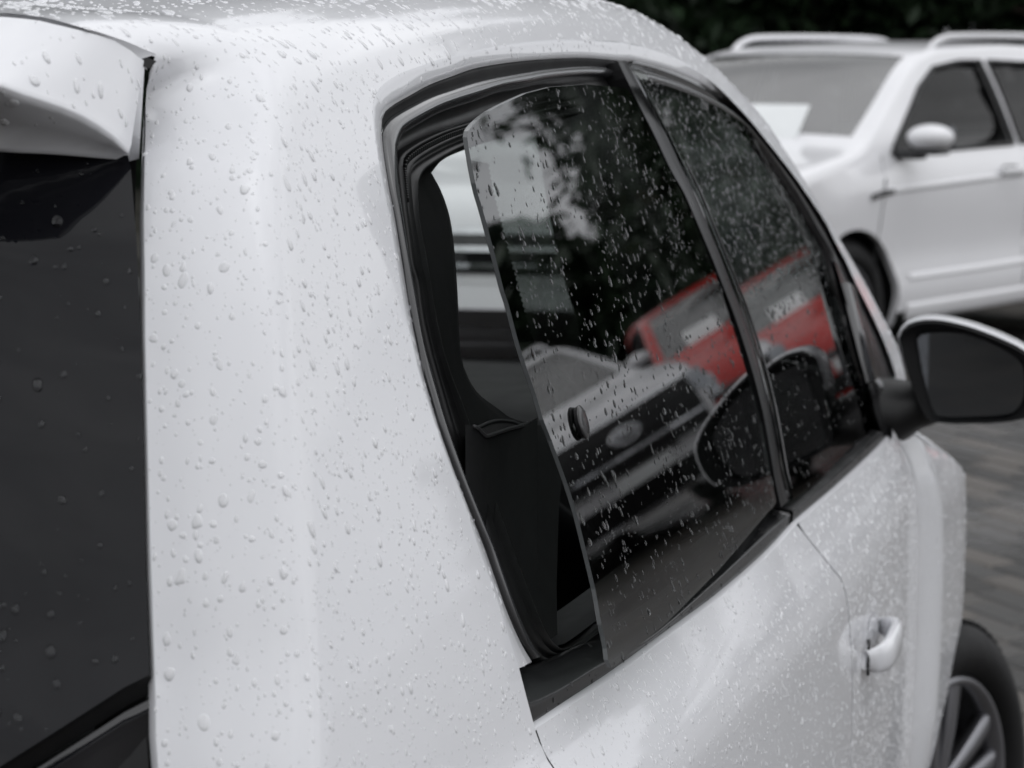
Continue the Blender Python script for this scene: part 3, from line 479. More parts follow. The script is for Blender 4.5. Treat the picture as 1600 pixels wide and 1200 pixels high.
# ---- belt trim (black strip under the glass), in two lengths with a joint at the door seam
tt = C2('trim_top'); tm = C2('trim_mid'); bt = C2('belt')
def trim(x0, x1, nm):
    f = lambda c: resample(np.concatenate([[c[0] + (c[0] - c[1])*.05/max(1e-6, abs(c[0, 0] - c[1, 0]))], c]), 120)
    a, b, c = f(tt), f(tm), f(bt)
    def cut(q):
        q = q[(q[:, 0] >= x0) & (q[:, 0] <= x1)]; return resample(q, 60, False)
    a, b, c = cut(a), cut(b), cut(c)
    rws = [SP(a, -.05), SP(a, -.024), SP(mixc(a, b, .12), -.0185), SP(mixc(a, b, .5), -.0095), SP(mixc(a, b, .85), -.0025), SP(b, -.001), SP(mixc(b, c, .12), -.0016), SP(mixc(b, c, .6), -.004), SP(c, -.0045), SP(c, -.016)]
    V, F = loft(rws); n = 60
    F += [tuple(i*n for i in range(len(rws)))[::-1], tuple(i*n + n - 1 for i in range(len(rws)))]
    return mk(nm, V, F, M['satin_black'], hatch, world=True)
trim_r = trim(.61, 1.612, 'belt_trim'); trim_d = trim(1.622, 2.40, 'belt_trim')

# ---- panes
def pane(name, pts, P0, slp, phi, th, m, xh=1.5, parent=hatch, n_=None):
    pts = np.array(pts); yf = lambda q, o: -(P0 + o - slp*(q[:, 1] - 1.15) + phi*(xh - q[:, 0]))
    lp = densify(pts, .01); P, F = region(lp, [], .03)
    o = np.stack([P[:, 0], yf(P, 0), P[:, 1]], 1); i = np.stack([P[:, 0], yf(P, -th), P[:, 1]], 1); n = len(P); m_ = len(lp)
    F1 = [f for f in F]; V = np.concatenate([o, i]); Fi = [tuple(k + n for k in f[::-1]) for f in F]
    Fe = [(k, k + n, (k+1) % m_ + n, (k+1) % m_) for k in range(m_)]
    V, F = face_out(o, F1, (0, -1, 0)); flip = F[0] != F1[0]
    if flip: Fi = [f[::-1] for f in Fi]
    a = o[lp.shape[0]//2]
    ob = mk(name, np.concatenate([o, i]), F + Fi, m, parent, world=True, smooth=False)
    return ob, (o, i, Fe), yf
def edge_strip(name, data, m, parent):
    o, i, Fe = data; mk(name, np.concatenate([o, i]), Fe, m, parent, world=True, smooth=False)
EDGE = mat('glass_edge', (.05, .055, .056), .25, 0, .3, noise=(30, .1))
QP = dict(P0=.708, slp=.29, phi=.045)
qpts = np.array(EXT['quarter_pane']); qpts = np.concatenate([resample(qpts[:26], 70), resample(qpts[25:46], 60, False)[1:], ])
qpane, qd, qy = pane('quarter_window', qpts, QP['P0'], QP['slp'], QP['phi'], .0035, M['glass'])
edge_strip('pane_edge', qd, EDGE, qpane)
# printed black border with a saw-tooth inner edge, behind the glass
def flat(pts, P0, off, th, name, m, parent):
    P = np.array(pts); P_, F = region(P, [], .05)
    y = lambda q, o: -(P0 + o - .29*(q[:, 1] - 1.15) + .045*(1.5 - q[:, 0]))
    o = np.stack([P_[:, 0], y(P_, off), P_[:, 1]], 1); i = np.stack([P_[:, 0], y(P_, off - th), P_[:, 1]], 1); V, F = face_out(o, F, (0, -1, 0)); n = len(V)
    return mk(name, np.concatenate([V, i]), F + [tuple(k + n for k in f[::-1]) for f in F], m, parent, world=True, smooth=False)
fr = resample(np.array(EXT['frit_rear']), 120, True); z_ = np.arange(120) % 2
fr[:, 0] += np.where(z_ == 1, .0045, -.0015)
outer = [p for p in qpts if p[0] < .86 and p[1] < 1.392]; outer = np.array([p for p in qpts[:70] if 1.0 < p[1] < 1.362 and p[0] < .76]) + np.array([.003, 0])
flat(np.concatenate([outer, np.array([[.75, 1.045]]), fr[::-1]]), QP['P0'], -.0038, .0008, 'frit_band', M['gloss_black'], qpane)
fp = resample(np.array(EXT['frit_pillar']), 30, False); qr = resample(np.array(EXT['quarter_pane'])[29:42], 30, False) + np.array([-.003, 0])
flat(np.concatenate([fp, qr]), QP['P0'], -.0038, .0008, 'frit_band', M['gloss_black'], qpane)
# latch cap on the outside of the pane
kx, kz = EXT['knob'][0]; kc = np.array([kx, float(qy(np.array([[kx, kz]]), 0)[0]), kz]); kn = np.array([.045, -1, .29]); kn /= np.linalg.norm(kn); ke = np.cross(kn, [0, 0, 1]); ke /= np.linalg.norm(ke)
kn = -kn if kn[1] > 0 else kn
mk('latch_cap', *lathe([(0, .0056), (.008, .0055), (.0122, .0049), (.0136, .0040), (.0138, .0032), (.0130, .0028), (.0131, .0020), (.0126, .0), (.0, 0)], kc, kn, ke, 40), M['satin_black'], qpane, world=True)
dpane, dd, dy = pane('door_window', np.array(EXT['door_pane']), .690, .29, .022, .0035, M['glass_door'], xh=1.95)

# ---- B-pillar strips and door window frame
pl, pm, pr = (resample(C2(k), 60) for k in ('bp_left', 'bp_mid', 'bp_right'))
dgl = pr + np.array([.026, 0])
mk('pillar_trim', *loft([SP(pl, -.02), SP(pl, .0028), SP(mixc(pl, pm, .5), .0034), SP(pm, .0028), SP(pm, -.007)]), M['strip'], hatch, world=True, smooth=False)
mk('pillar_trim', *loft([SP(pm, -.0065), SP(mixc(pm, pr, .5), -.006), SP(pr, -.0055), SP(pr, -.02)]), M['gloss_black'], hatch, world=True, smooth=False)
mk('pillar_trim', *loft([SP(pl + np.array([-.22, 0]), -.045), SP(pl + np.array([-.06, 0]), -.022), SP(pl, -.018)]), M['rubber'], hatch, world=True)
bpi = resample(C2('bp_in'), 60); mk('pillar_trim', *loft([SP(pl, -.022), SP(mixc(pl, bpi, .3), -.06), SP(mixc(pl, bpi, .7), -.09), SP(bpi, -.10), SP(bpi, -.16)]), M['dark_plastic'], hatch, world=True)
mk('pillar_panel', *loft([SP(pr, -.006), SP(pr*.35 + dgl*.65, -.007), SP(dgl, -.0085), SP(dgl, -.02)]), M['gloss_black'], hatch, world=True)
mk('pillar_beading', *tube(SP(pr[8:59] + np.array([.006, 0]), -.0015), .0016, 6), M['wet_rubber'], hatch, world=True)
fb = seg(BLK, (1.5757, 1.4321), (2.6126, .9515), 110); db = resample(C2('dbead'), 110); dgt = resample(C2('dglass')[:-1], 110)
mk('door_frame', *loft([SP(fb, -.03), SP(fb, -.0065), SP(mixc(fb, db, .5), -.012), SP(db, -.016)]), M['gloss_black'], hatch, world=True)
rows = [SP(mixc(db, dgt, t), -.016 + .011*math.sin(math.pi*t)**.6) for t in (0, .06, .2, .4, .6, .8, .94, 1)]; rows.append(SP(dgt, -.02))
mk('window_seal', *loft(rows), M['wet_rubber'], hatch, world=True)
sp_ = [(2.31, 1.15), (2.40, 1.15), (2.4438, 1.1055), (2.5008, 1.0651), (2.5565, 1.0198), (2.5964, .9781), (2.61, .952), (2.52, .925), (2.40, .885), (2.33, .895), (2.343, 1.0)]
P, F = region(densify(sp_, .02), [], .03)
mk('sail_panel', *face_out(SP(P, -.006), F, (0, -1, 0)), M['satin_black'], hatch, world=True)
bl_, br_ = resample(np.array(EXT['bar_left']), 24), resample(np.array(EXT['bar_right']), 24)
mk('quarter_bar', *loft([SP(bl_, -.008), SP(mixc(bl_, br_, .12), .0005), SP(mixc(bl_, br_, .88), .0005), SP(br_, -.008)]), M['wet_rubber'], hatch, world=True)

# ---- door skin
def fl(x, z): return .020*np.clip((x - 2.36)/.10, 0, 1)**2*(3 - 2*np.clip((x - 2.36)/.10, 0, 1))
def flank(P, off=0):
    P = np.asarray(P, float); x, z = P[:, 0], P[:, 1]
    hw = W_(z) - .05*np.minimum(np.maximum(0, (x - 2.0)/1.5), .3)**2
    return np.stack([x, -(hw + off), z], 1)
dxf = 2.405
fb_ = [(2.359, .8931), (2.385, .899), (dxf, .905)]
dpoly = [tuple(p) for p in seam + np.array([.0045, 0])] + [(dxf - .02, ZB), (dxf, .4), (dxf, .7)] + fb_[::-1] + [tuple(p) for p in resample(BELT[(BELT[:, 0] > 1.60)], 40)[::-1]][1:-1]
dpoly[0] = (1.628, .9095); dpoly = densify(dpoly, .02)
P, F = region(dpoly, [], .018)
dv = face_out(flank(P), F, (0, -1, 0))
ds = flank(seam + np.array([.0045, 0])); dsr = loft([ds, ds + np.array([.001, .004, 0]), ds + np.array([0, .016, 0])])
de = flank(np.array([(dxf, z) for z in np.linspace(ZB, .905, 40)])); der = loft([de, de + np.array([-.001, .004, 0]), de + np.array([0, .016, 0])])
bb = resample(BELT[BELT[:, 0] > 1.61], 50); bl = flank(bb); bret = loft([bl, bl + np.array([0, .004, .0035]), bl + np.array([0, .012, -.004])])
door_geo = join(dv, dsr, der, bret)
door = mk('door', *door_geo, M['paint'], hatch, world=True)
mk('door', *mirror(*door_geo), M['paint'], hatch, world=True)
# door handle: recessed cup, grab bar with a lock cap
hx, hz = 1.915, .704
hy = lambda x, z, o=0: float(flank([(x, z)], o)[0, 1])
th = np.linspace(0, 2*math.pi, 28, endpoint=False)
cup = [[(hx + .012 + .046*k*math.cos(a), hy(hx, hz, o), hz + .002 + .033*k*math.sin(a)) for a in th] for k, o in ((1.04, .0003), (1.0, .0008), (.92, -.004), (.7, -.013), (.3, -.016))]
mk('handle_cup', *loft(cup, True), M['paint'], door, world=True)
xs = np.linspace(hx - .074, hx + .074, 25); rows = []
for x in xs:
    t = (x - hx)/.074; e_ = .72 + .28*max(0, 1 - t**8)**.5; ht = .0215*(1 - .22*t*t)*e_; o = .004 + .024*max(0, 1 - t**4)**.55; q = .0095*(1 - .2*t*t)*e_
    rows.append([(x, hy(x, hz, o) - q*math.cos(a), hz + .004*t + ht*math.copysign(abs(math.sin(a))**.8, math.sin(a))) for a in np.linspace(0, 2*math.pi, 20, endpoint=False)])
V, F = loft(rows, True); F += [tuple(range(20)), tuple(range(len(V)-20, len(V)))]
mk('handle', V, F, M['paint'], door, world=True)
gk = [(hx - .073 + .003*math.sin(3*q), hy(hx - .073, hz, .008), hz + .022*q) for q in np.linspace(-1, 1, 9)]; mk('handle_gasket', *tube(gk, .0022, 6), M['satin_black'], door, world=True)

# ---- front wing with its flared arch
FH = (2.86, .195); RA = .325
def wing(P, off=0):
    P = np.asarray(P, float); x, z = P[:, 0], P[:, 1]
    k = np.clip((x - 2.415)/.085, 0, 1); k = k*k*(3 - 2*k)
    hw = W_(np.minimum(z, .93)) - .05*.09 + .026*k*np.clip((z - .05)/.4, .55, 1)*np.clip((1.02 - z)/.25, .0, 1) - .50*np.maximum(0, x - 2.76)**2
    hw = hw - np.maximum(0, z - (.90 - .32*np.maximum(0, x - 2.42)))*1.1
    return np.stack([x, -(hw + off), z], 1)
wt = [(x, .955 - .045*max(0, (x - 2.42)) - .24*max(0, x - 2.5)**1.6) for x in np.linspace(2.41, 3.36, 26)]
wpoly = [(2.41, ZB)] + [(FH[0] + RA*math.cos(a), FH[1] + RA*math.sin(a)) for a in np.linspace(math.pi + .20, -.2, 30) if FH[1] + RA*math.sin(a) > ZB + .004] + [(3.36, ZB)] + wt[::-1]
P, F = region(densify(wpoly, .025), [], .022); wv = face_out(wing(P), F, (0, -1, .1))
aa = np.array([(FH[0] + RA*math.cos(a), FH[1] + RA*math.sin(a)) for a in np.linspace(math.pi + .20, -.2, 40)]); al = wing(aa); ar = loft([al, al + np.array([0, .006, 0]), al + np.array([0, .03, 0])])
we = wing(np.array([(2.41, z) for z in np.linspace(ZB, .95, 40)])); wer = loft([we, we + np.array([.001, .004, 0]), we + np.array([0, .016, 0])])
wg = join(wv, ar, wer)
mk('front_wing', *wg, M['paint'], hatch, world=True); mk('front_wing', *mirror(*wg), M['paint'], hatch, world=True)
al2 = al + np.array([0, .03, 0]); av = loft([al2, al2 + np.array([0, .25, 0])]); mk('arch_liner', *av, M['rubber'], hatch, world=True); mk('arch_liner', *mirror(*av), M['rubber'], hatch, world=True)
# bonnet and front
rows = []
for x in np.linspace(2.66, 3.42, 18):
    t = (x - 2.66)/.76; yw = .73 - .08*t*t; zc = .985 - .10*t - .16*t**3
    rows.append([(x + .10*(1 - (y/yw)**2)*(1 - .1*t), y, zc - .055*abs(y/yw)**3 - .012*(y/yw)**2) for y in np.linspace(-yw, yw, 25)])
mk('bonnet', *loft(rows, flip=True), M['paint'], hatch, world=True)
rows = []
for z in np.linspace(.72, ZB, 10):
    rows.append([(3.52 - .25*(y/.74)**4 + .06*math.sin((z - ZB)/.6*3.1), y, z) for y in np.linspace(-.74, .74, 21)])
mk('front_bumper', *loft(rows), M['paint'], hatch, world=True)
# windscreen
wsr = np.array([(x, float(ZS_(x)) + .106) for x in np.linspace(1.79, 2.69, 26)]); we_ = SP(wsr); rows = []
for p in we_:
    yw = abs(p[1]); rows.append([(p[0] + .10*(1 - (y/yw)**2), y, p[2] + .012*(1 - (y/yw)**2)) for y in np.linspace(-yw, yw, 17)])
V, F = face_out(*loft(rows), (1, 0, 1)); n = len(V); mk('windscreen', np.concatenate([V, V - np.array([.003, 0, .003])]), F + [tuple(k + n for k in f[::-1]) for f in F], M['glass_clear'], hatch, world=True)

# ---- wheels
def wheel_geo(hub, ax, fwd, Rt=.305, Rr=.222, w=.085, nsp=5):
    hub = np.array(hub, float); up = np.array([0, 0, 1.0])
    ty = lathe([(Rr - .004, -.012), (Rr + .004, .004), (Rr + .03, .012), (Rt - .03, .006), (Rt - .012, -.006), (Rt - .002, -.022), (Rt, -.05), (Rt, -.12), (Rt - .004, -.15), (Rt - .03, -.17), (Rr, -.165)], hub, ax, fwd, 72)
    tr = []
    for i in range(72):
        a = 2*math.pi*i/72; d = np.array(fwd)*math.cos(a) + up*math.sin(a); t_ = np.cross(ax, d)
        m_ = Matrix(((ax[0], t_[0], d[0]), (ax[1], t_[1], d[1]), (ax[2], t_[2], d[2])))
        for h_ in (-.034, -.075, -.115): tr.append(box(hub + d*(Rt + .001) + np.array(ax)*h_, (.03, .017, .008), .0015, m_, 1))
    rimb = lathe([(Rr - .004, -.012), (Rr - .012, -.002), (Rr - .02, -.006), (Rr - .03, -.03), (Rr - .035, -.12)], hub, ax, fwd, 72)
    sp = []
    for i in range(nsp):
        for s_ in (-1, 1):
            a = 2*math.pi*i/nsp + .33 + s_*.20; d = np.array(fwd)*math.cos(a) + up*math.sin(a); t_ = np.cross(ax, d); a0 = 2*math.pi*i/nsp + .33 + s_*.32
            d0 = np.array(fwd)*math.cos(a0) + up*math.sin(a0); rows = []
            for f in np.linspace(0, 1, 7):
                c = hub + d0*.045*(1-f) + d*(.045*(1-f)*0 + (Rr - .016)*f) + np.array(ax)*(-.016 - .014*(1-f)*(1 - f) - .004*f); hw = .013 + .010*f
                rows.append([c - t_*hw, c - t_*hw*.7 + np.array(ax)*.007, c + t_*hw*.7 + np.array(ax)*.007, c + t_*hw, c + t_*hw*.8 - np.array(ax)*.02, c - t_*hw*.8 - np.array(ax)*.02])
            sp.append(loft(rows, True))
    hubc = lathe([(.0, -.006), (.02, -.007), (.032, -.011), (.034, -.02), (.055, -.024), (.062, -.034), (.064, -.06)], hub, ax, fwd, 36)
    nuts = []
    back = lathe([(.0, -.06), (Rr - .03, -.07)], hub, ax, fwd, 40)
    return ty, join(*tr), rimb, sp, hubc, back
def add_wheel(hub, ax, fwd, parent, Rt=.305, Rr=.222, world=True, nsp=5):
    ty, tr, rimb, sp, hubc, back = wheel_geo(hub, ax, fwd, Rt, Rr, nsp=nsp)
    w = mk('wheel', *back, M['rubber'], parent, world=world)
    mk('tyre', *ty, M['tyre'], w); mk('tyre_tread', *tr, M['tyre'], w, smooth=False); mk('rim', *rimb, M['alloy'], w)
    for s_ in sp: mk('spoke', *s_, M['alloy'], w)
    mk('hub_cap', *hubc, M['alloy'], w)
st = R(-20); fwd_ = (math.cos(st), math.sin(st), 0); ax_ = (math.sin(st), -math.cos(st), 0)
add_wheel((2.86, -.822, .195), ax_, fwd_, hatch)
add_wheel((2.86, .80, .195), (-math.sin(st), math.cos(st), 0), fwd_, hatch)
add_wheel((.80, -.79, .195), (0, -1, 0), (1, 0, 0), hatch); add_wheel((.80, .79, .195), (0, 1, 0), (1, 0, 0), hatch)

# ---- door mirror
mo = resample(np.array(EXT['mirror_outer'] + [EXT['mirror_outer'][0]]), 49)[:-1]; mg = resample(np.array(EXT['mirror_glass'] + [EXT['mirror_glass'][0]]), 49)[:-1]
mc = mo.mean(0); X0 = 2.395
mir = empty('door_mirror', (0, 0, 0)); bpy.data.objects.remove(mir)
def ring(q, k, x, dy=0, dz=0): p = mc + (q - mc)*k; return np.stack([np.full(len(p), x), p[:, 0] + dy, p[:, 1] + dz], 1)
shell = loft([ring(mo, .985, X0 - .004), ring(mo, 1.0, X0), ring(mo, 1.02, X0 + .012), ring(mo, 1.03, X0 + .03), ring(mo, .99, X0 + .07, .003), ring(mo, .88, X0 + .105, .008), ring(mo, .62, X0 + .128, .014), ring(mo, .2, X0 + .137, .018)], True)
mirror_o = mk('door_mirror', *shell, M['dark_plastic'], hatch, world=True)
# painted cap over the upper half of the housing
ia = [i for i in range(48) if mo[i, 1] > .985 or (mo[i, 0] < -.95 and mo[i, 1] > .94)]
ia.sort(key=lambda i: math.atan2(mo[i, 1] - mc[1] + .02, -(mo[i, 0] - mc[0]))); ia = ia[::-1]
cap = [ring(mo, k, x, dy, .0015)[ia] for k, x, dy in ((1.012, X0 + .004, 0), (1.032, X0 + .004, 0), (1.05, X0 + .014, 0), (1.058, X0 + .03, 0), (1.02, X0 + .072, .003), (.92, X0 + .108, .008), (.65, X0 + .132, .014), (.25, X0 + .141, .018))]
mk('mirror_cap', *loft(cap), M['paint'], mirror_o, world=True)
bez = loft([ring(mo, .985, X0 - .004), ring(mo, .95, X0 - .002), np.stack([np.full(48, X0 + .008), mg[:, 0], mg[:, 1]], 1) * 1.0], True) if False else loft([ring(mo, .985, X0 - .004), ring(mo, .955, X0 + .001)], True)
g0 = np.stack([np.full(48, X0 + .012), mg[:, 0], mg[:, 1]], 1)
k0 = int(np.argmin(np.linalg.norm(mo - mg[0], axis=1))); mor = np.roll(mo, -k0, axis=0)
if np.linalg.norm(mor[12] - mg[12]) > np.linalg.norm(np.roll(mor[::-1], 1, axis=0)[12] - mg[12]): mor = np.roll(mor[::-1], 1, axis=0)
mk('mirror_bezel', *loft([ring(mor, .985, X0 - .004), ring(mor, .955, X0 + .000), np.stack([np.full(48, X0 + .002), (mor*.3 + mg*.7)[:, 0], (mor*.3 + mg*.7)[:, 1]], 1), g0], True), M['dark_plastic'], mirror_o, world=True)
P, F = region(mg, [], .02); V = np.stack([X0 + .014 - .06*(P[:, 0] + .88), P[:, 0], P[:, 1]], 1); V[:, 0] -= .06*(P[:, 1] - .98)
mk('mirror_glass', *face_out(V, F, (-1, 0, 0)), M['mirror'], mirror_o, world=True)
arm = loft([[(2.46 + .05*math.cos(a)*k, yy, zz - .020 + .034*k*math.sin(a)) for a in np.linspace(0, 2*math.pi, 16, endpoint=False)] for yy, zz, k in ((-.70, .935, 1.7), (-.745, .933, 1.6), (-.780, .938, 1.35), (-.805, .950, 1.1), (-.85, .965, .95))], True)
mk('mirror_arm', *arm, M['rubber'], mirror_o, world=True)

# ---- tailgate: spoiler, glass, lower panel
tg = mk('tailgate', *loft([[(.35, -.55, .2), (.35, .55, .2)], [(.38, -.55, .6), (.38, .55, .6)]]), M['rubber'], hatch, world=True)
rgv = SP(np.concatenate([np.array(rgc), rg]))[::-1]                   # corner -> centre
n_ = 40; top = resample(rgv, n_, False) + np.array([-.0060, .0045, -.0022]); top[:, 2] += .0035*np.clip(1 - np.arange(n_)/8., 0, 1)
edge = resample(np.array(EXT['spoiler_edge'] + [(.335, -.43, 1.4165), (.315, -.28, 1.421), (.305, -.14, 1.423), (.30, 0, 1.424)]), n_) + np.array([0, .0065, 0])
low = resample(np.array(EXT['spoiler_low'] + [(.395, -.43, 1.388), (.375, -.28, 1.390), (.365, -.14, 1.391), (.36, 0, 1.391)]), n_) + np.array([0, .0065, 0])
low2 = low + np.stack([np.linspace(.006, .02, n_), np.zeros(n_), np.full(n_, -.001)], 1); low3 = low + np.stack([np.linspace(.02, .06, n_), np.zeros(n_), np.linspace(.0, .002, n_)], 1)
e_up = edge + np.array([.005, 0, .0040])
sp = []
for t in np.linspace(0, 1, 12): sp.append(top*(1-t) + e_up*t + np.array([0, 0, .006])*math.sin(math.pi*t)*np.linspace(.3, 1, n_)[:, None])
sp += [edge*.7 + e_up*.3 + np.array([-.001, 0, .001]), edge, edge*.9 + low*.1 + np.array([-.001, 0, -.001]), edge*.5 + low*.5 + np.array([.003, 0, .001]), low + np.array([-.001, 0, .003]), low, low2, low3]
sv = loft(sp); endc = np.array([r[0] for r in sp]); V, F = sv; F = list(F) + [tuple(i*n_ for i in range(len(sp)))]
trt = loft([top, top + np.array([.002, 0, -.012])])
g = join((V, F), trt); mk('spoiler', *join(g, mirror(*g)), M['paint'], tg, world=True)
# tailgate glass, following the corner gap
gz = np.linspace(1.378, .72, 40); gx = np.interp(gz, [.72, .9, 1.011, 1.079, 1.134, 1.19, 1.243, 1.305, 1.361, 1.377], [.255, .275, .298, .328, .349, .372, .396, .426, .459, .466]); gy = np.interp(gz, [.72, .9, 1.011, 1.079, 1.134, 1.19, 1.243, 1.305, 1.361, 1.377], [.66, .645, .62, .604, .593, .582, .57, .554, .534, .526]) - .0045
xd = np.array([-.0045])
def tail(y, z, o=0):
    x = np.interp(z, gz[::-1], gx[::-1]); w = np.interp(z, gz[::-1], gy[::-1]); return np.stack([x + .004 - o - .085*(1 - (np.abs(y)/w)**2.2), y, z], -1)
zl = lambda y: 1.0585 - .60*np.maximum(0, .606 - np.abs(y))
rows = []
ys = np.concatenate([-np.linspace(.999, 0, 40), np.linspace(0, .999, 40)[1:]])
for t in np.linspace(0, 1, 36):
    zt = 1.378 - .0*t; zz = zt + (np.maximum(zl(ys*.61), .80) - zt)*t; w = np.interp(zz, gz[::-1], gy[::-1]); rows.append(tail(ys*w, zz))
V, F = face_out(*loft(rows), (-1, 0, 0)); mk('rear_window', V, F, M['glass_dark'], tg, world=True)
bot = rows[-1]; b1 = bot + np.array([.004, 0, -.004]); b2_ = bot + np.array([.006, 0, -.0125]); b3 = bot + np.array([.0005, 0, -.0155]); b4 = bot + np.array([-.0015, 0, -.0185])
mk('window_gasket', *loft([bot, b1, b2_]), M['rubber'], tg, world=True)
rows = [b3, b4, bot + np.array([-.002, 0, -.023])]
for t in np.linspace(.02, 1, 16): rows.append(np.stack([bot[:, 0] - .002 - .02*t, bot[:, 1], bot[:, 2] - .023 - (bot[:, 2] - .023 - .62)*t], 1))
mk('tail_panel', *face_out(*loft(rows), (-1, 0, 0)), M['lens_dark'], tg, world=True)
rows = [[(.14 + .08*abs(y/.66)**3 - .02*math.sin(3.1*t), y, .62 - (.62 - ZB)*t) for y in np.linspace(-.66, .66, 21)] for t in np.linspace(0, 1, 9)]
mk('rear_bumper', *face_out(*loft(rows), (-1, 0, 0)), M['paint'], hatch, world=True)

# ---- far side glass
qm = np.array([(p[0], -(-half_width(p[0], p[1]) + .012), p[1]) for p in resample(C2('seal_in'), 60, False)])
P, F = region(resample(np.concatenate([C2('blk')[:28], [(1.45, .96)]]), 90, False), [], .04)
v = face_out(*mirror(SP(P, -.012), F), (0, 1, 0)); mk('quarter_window', *v, M['glass'], hatch, world=True)
P, F = region(np.array(EXT['door_pane'])[::-1], [], .05); v = face_out(*mirror(np.stack([P[:, 0], dy(P, 0), P[:, 1]], 1), F), (0, 1, 0)); mk('door_window', *v, M['glass'], hatch, world=True)
vb = loft([SP(pl + np.array([-.08, 0]), -.02), SP(pr, -.004), SP(dgl, -.012)]); mk('pillar_trim', *mirror(*vb), M['satin_black'], hatch, world=True)

# ---- cabin
tubv = []
prof = [(.42, .93), (.50, .93), (.93, .90), (.95, .30), (2.25, .30), (2.30, .62), (2.32, .80)]
rows = [[(x, y, z) for y in (-.70, -.35, 0, .35, .70)] for x, z in prof]; fl_ = loft(rows)
sd_ = []
for s_ in (-1, 1):
    sd_.append(loft([[(x, s_*.70, .30) for x in np.linspace(.45, 2.5, 8)], [(x, s_*.715, .60) for x in np.linspace(.45, 2.5, 8)], [(x, s_*.700, .90) for x in np.linspace(.45, 2.5, 8)], [(x, s_*.745, .935) for x in np.linspace(.62, 2.3, 8)]]))
mk('cabin_lining', *join(fl_, *sd_, loft([[(.42, -.6, .93), (.42, .6, .93)], [(.30, -.6, .6), (.30, .6, .6)]])), M['dark_plastic'], hatch, world=True)
hl = []
for x in np.linspace(.55, 1.78, 16):
    s_ = np.linspace(float(ZS_(x)) + .02, s_center(x), 14); r_ = S(np.full(14, x), s_, -.035); hl.append(np.concatenate([r_, (r_*np.array([1, -1, 1]))[::-1][1:]]))
mk('headliner', *loft(hl), M['dark_plastic'], hatch, world=True)
rows = []
for x, z in [(2.06, .68), (2.08, .84), (2.14, .925), (2.25, .945), (2.5, .945), (2.74, .93)]: rows.append([(x + .03*math.cos(y*3), y, z + .018*math.exp(-((y - .36)/.2)**2)*(x < 2.4)) for y in np.linspace(-.71, .71, 21)])
mk('dashboard', *loft(rows), M['dark_plastic'], hatch, world=True)
for s_ in (-1, 1):
    bm_ = []
    for t, (x, z) in enumerate([(1.30, .42), (1.27, .50), (1.20, .66), (1.14, .80), (1.11, .885), (1.10, .925)]):
        w_ = [.24, .25, .255, .235, .16, .11][t]; d_ = [.07, .075, .075, .06, .045, .03][t]
        bm_.append([(x + .55 + d_*math.sin(a)*(1 + .25*math.cos(2*a)), s_*.35 + w_*math.cos(a), z + .02*math.sin(a)) for a in np.linspace(0, 2*math.pi, 24, endpoint=False)])
    V, F = loft(bm_, True); F += [tuple(range(24))[::-1], tuple(range(len(V)-24, len(V)))]
    cs = []
    for t, (dx_, z) in enumerate([(-.0, .34), (.0, .40), (.0, .46), (.0, .475)]):
        k = [.9, 1, .98, .8][t]; cs.append([(2.02 + .27*k*math.cos(a), s_*.35 + .25*k*math.sin(a), z) for a in np.linspace(0, 2*math.pi, 24, endpoint=False)])
    V2, F2_ = loft(cs, True); F2_ += [tuple(range(24))[::-1], tuple(range(len(V2)-24, len(V2)))]
    seat = mk('seat', *join((V, F), (V2, F2_)), M['fabric'], hatch, world=True)
rb = []
for t, (x, z, d_) in enumerate([(1.0, .45, .07), (.94, .6, .075), (.86, .78, .07), (.82, .88, .05), (.81, .90, .02)]):
    rb.append([(x + d_*math.sin(a), .62*math.copysign(abs(math.cos(a))**.5, math.cos(a)), z) for a in np.linspace(0, 2*math.pi, 32, endpoint=False)])
V, F = loft(rb, True); F += [tuple(range(len(V)-32, len(V)))]; mk('rear_seat', V, F, M['fabric'], hatch, world=True)
swc = np.array([2.02, .36, .80]); sax = np.array([-.9, 0, .44]); sax /= np.linalg.norm(sax); se = np.array([0, 1, 0.]); se2 = np.cross(sax, se)
ringp = [swc + .175*(se*math.cos(a) + se2*math.sin(a)) for a in np.linspace(0, 2*math.pi, 40, endpoint=False)]
sw = mk('steering_wheel', *tube(ringp, .014, 10, True), M['dark_plastic'], hatch, world=True)
mk('wheel_hub', *join(lathe([(0, .03), (.05, .025), (.06, 0), (.03, -.1)], swc - sax*.03, sax, se, 20), *[tube([swc - sax*.02, swc + .17*(se*math.cos(a) + se2*math.sin(a))], .014) for a in (0, math.pi, -1.57)]), M['dark_plastic'], sw, world=True)
# latch lever inside the quarter window opening, with a light rim
tp_ = np.array([(x, -.665, z) for x, z in EXT['pocket_top']]); tb_ = np.array([(x, -.69, z) for x, z in EXT['pocket_low']])
a_, b_ = resample(tp_, 30), resample(tb_, 30)
tray = mk('door_pocket', *loft([a_ + np.array([0, .05, -.25]), a_, mixc(a_, b_, .5) + np.array([0, 0, -.012]), b_, b_ + np.array([0, 0, -.25])]), M['dark_plastic'], hatch, world=True)
mk('pocket_rim', *join(tube(a_[4:26], .0016, 6), tube(b_[3:24], .0016, 6)), M['mid_plastic'], tray, world=True)
# pale sill ledge inside the opening
q1 = resample(np.array([(.78, .985), (.83, .971), (.93, .967), (1.1, .962), (1.4, .958)]), 20)
mk('sill_ledge', *loft([SP(q1, -.036), SP(q1 + np.array([0, .004]), -.050), SP(q1 + np.array([0, .007]), -.068), SP(q1 + np.array([0, .002]), -.074), SP(q1 + np.array([0, .006]), -.095), SP(q1 + np.array([0, -.05]), -.105)]), M['mid_plastic'], hatch, world=True)
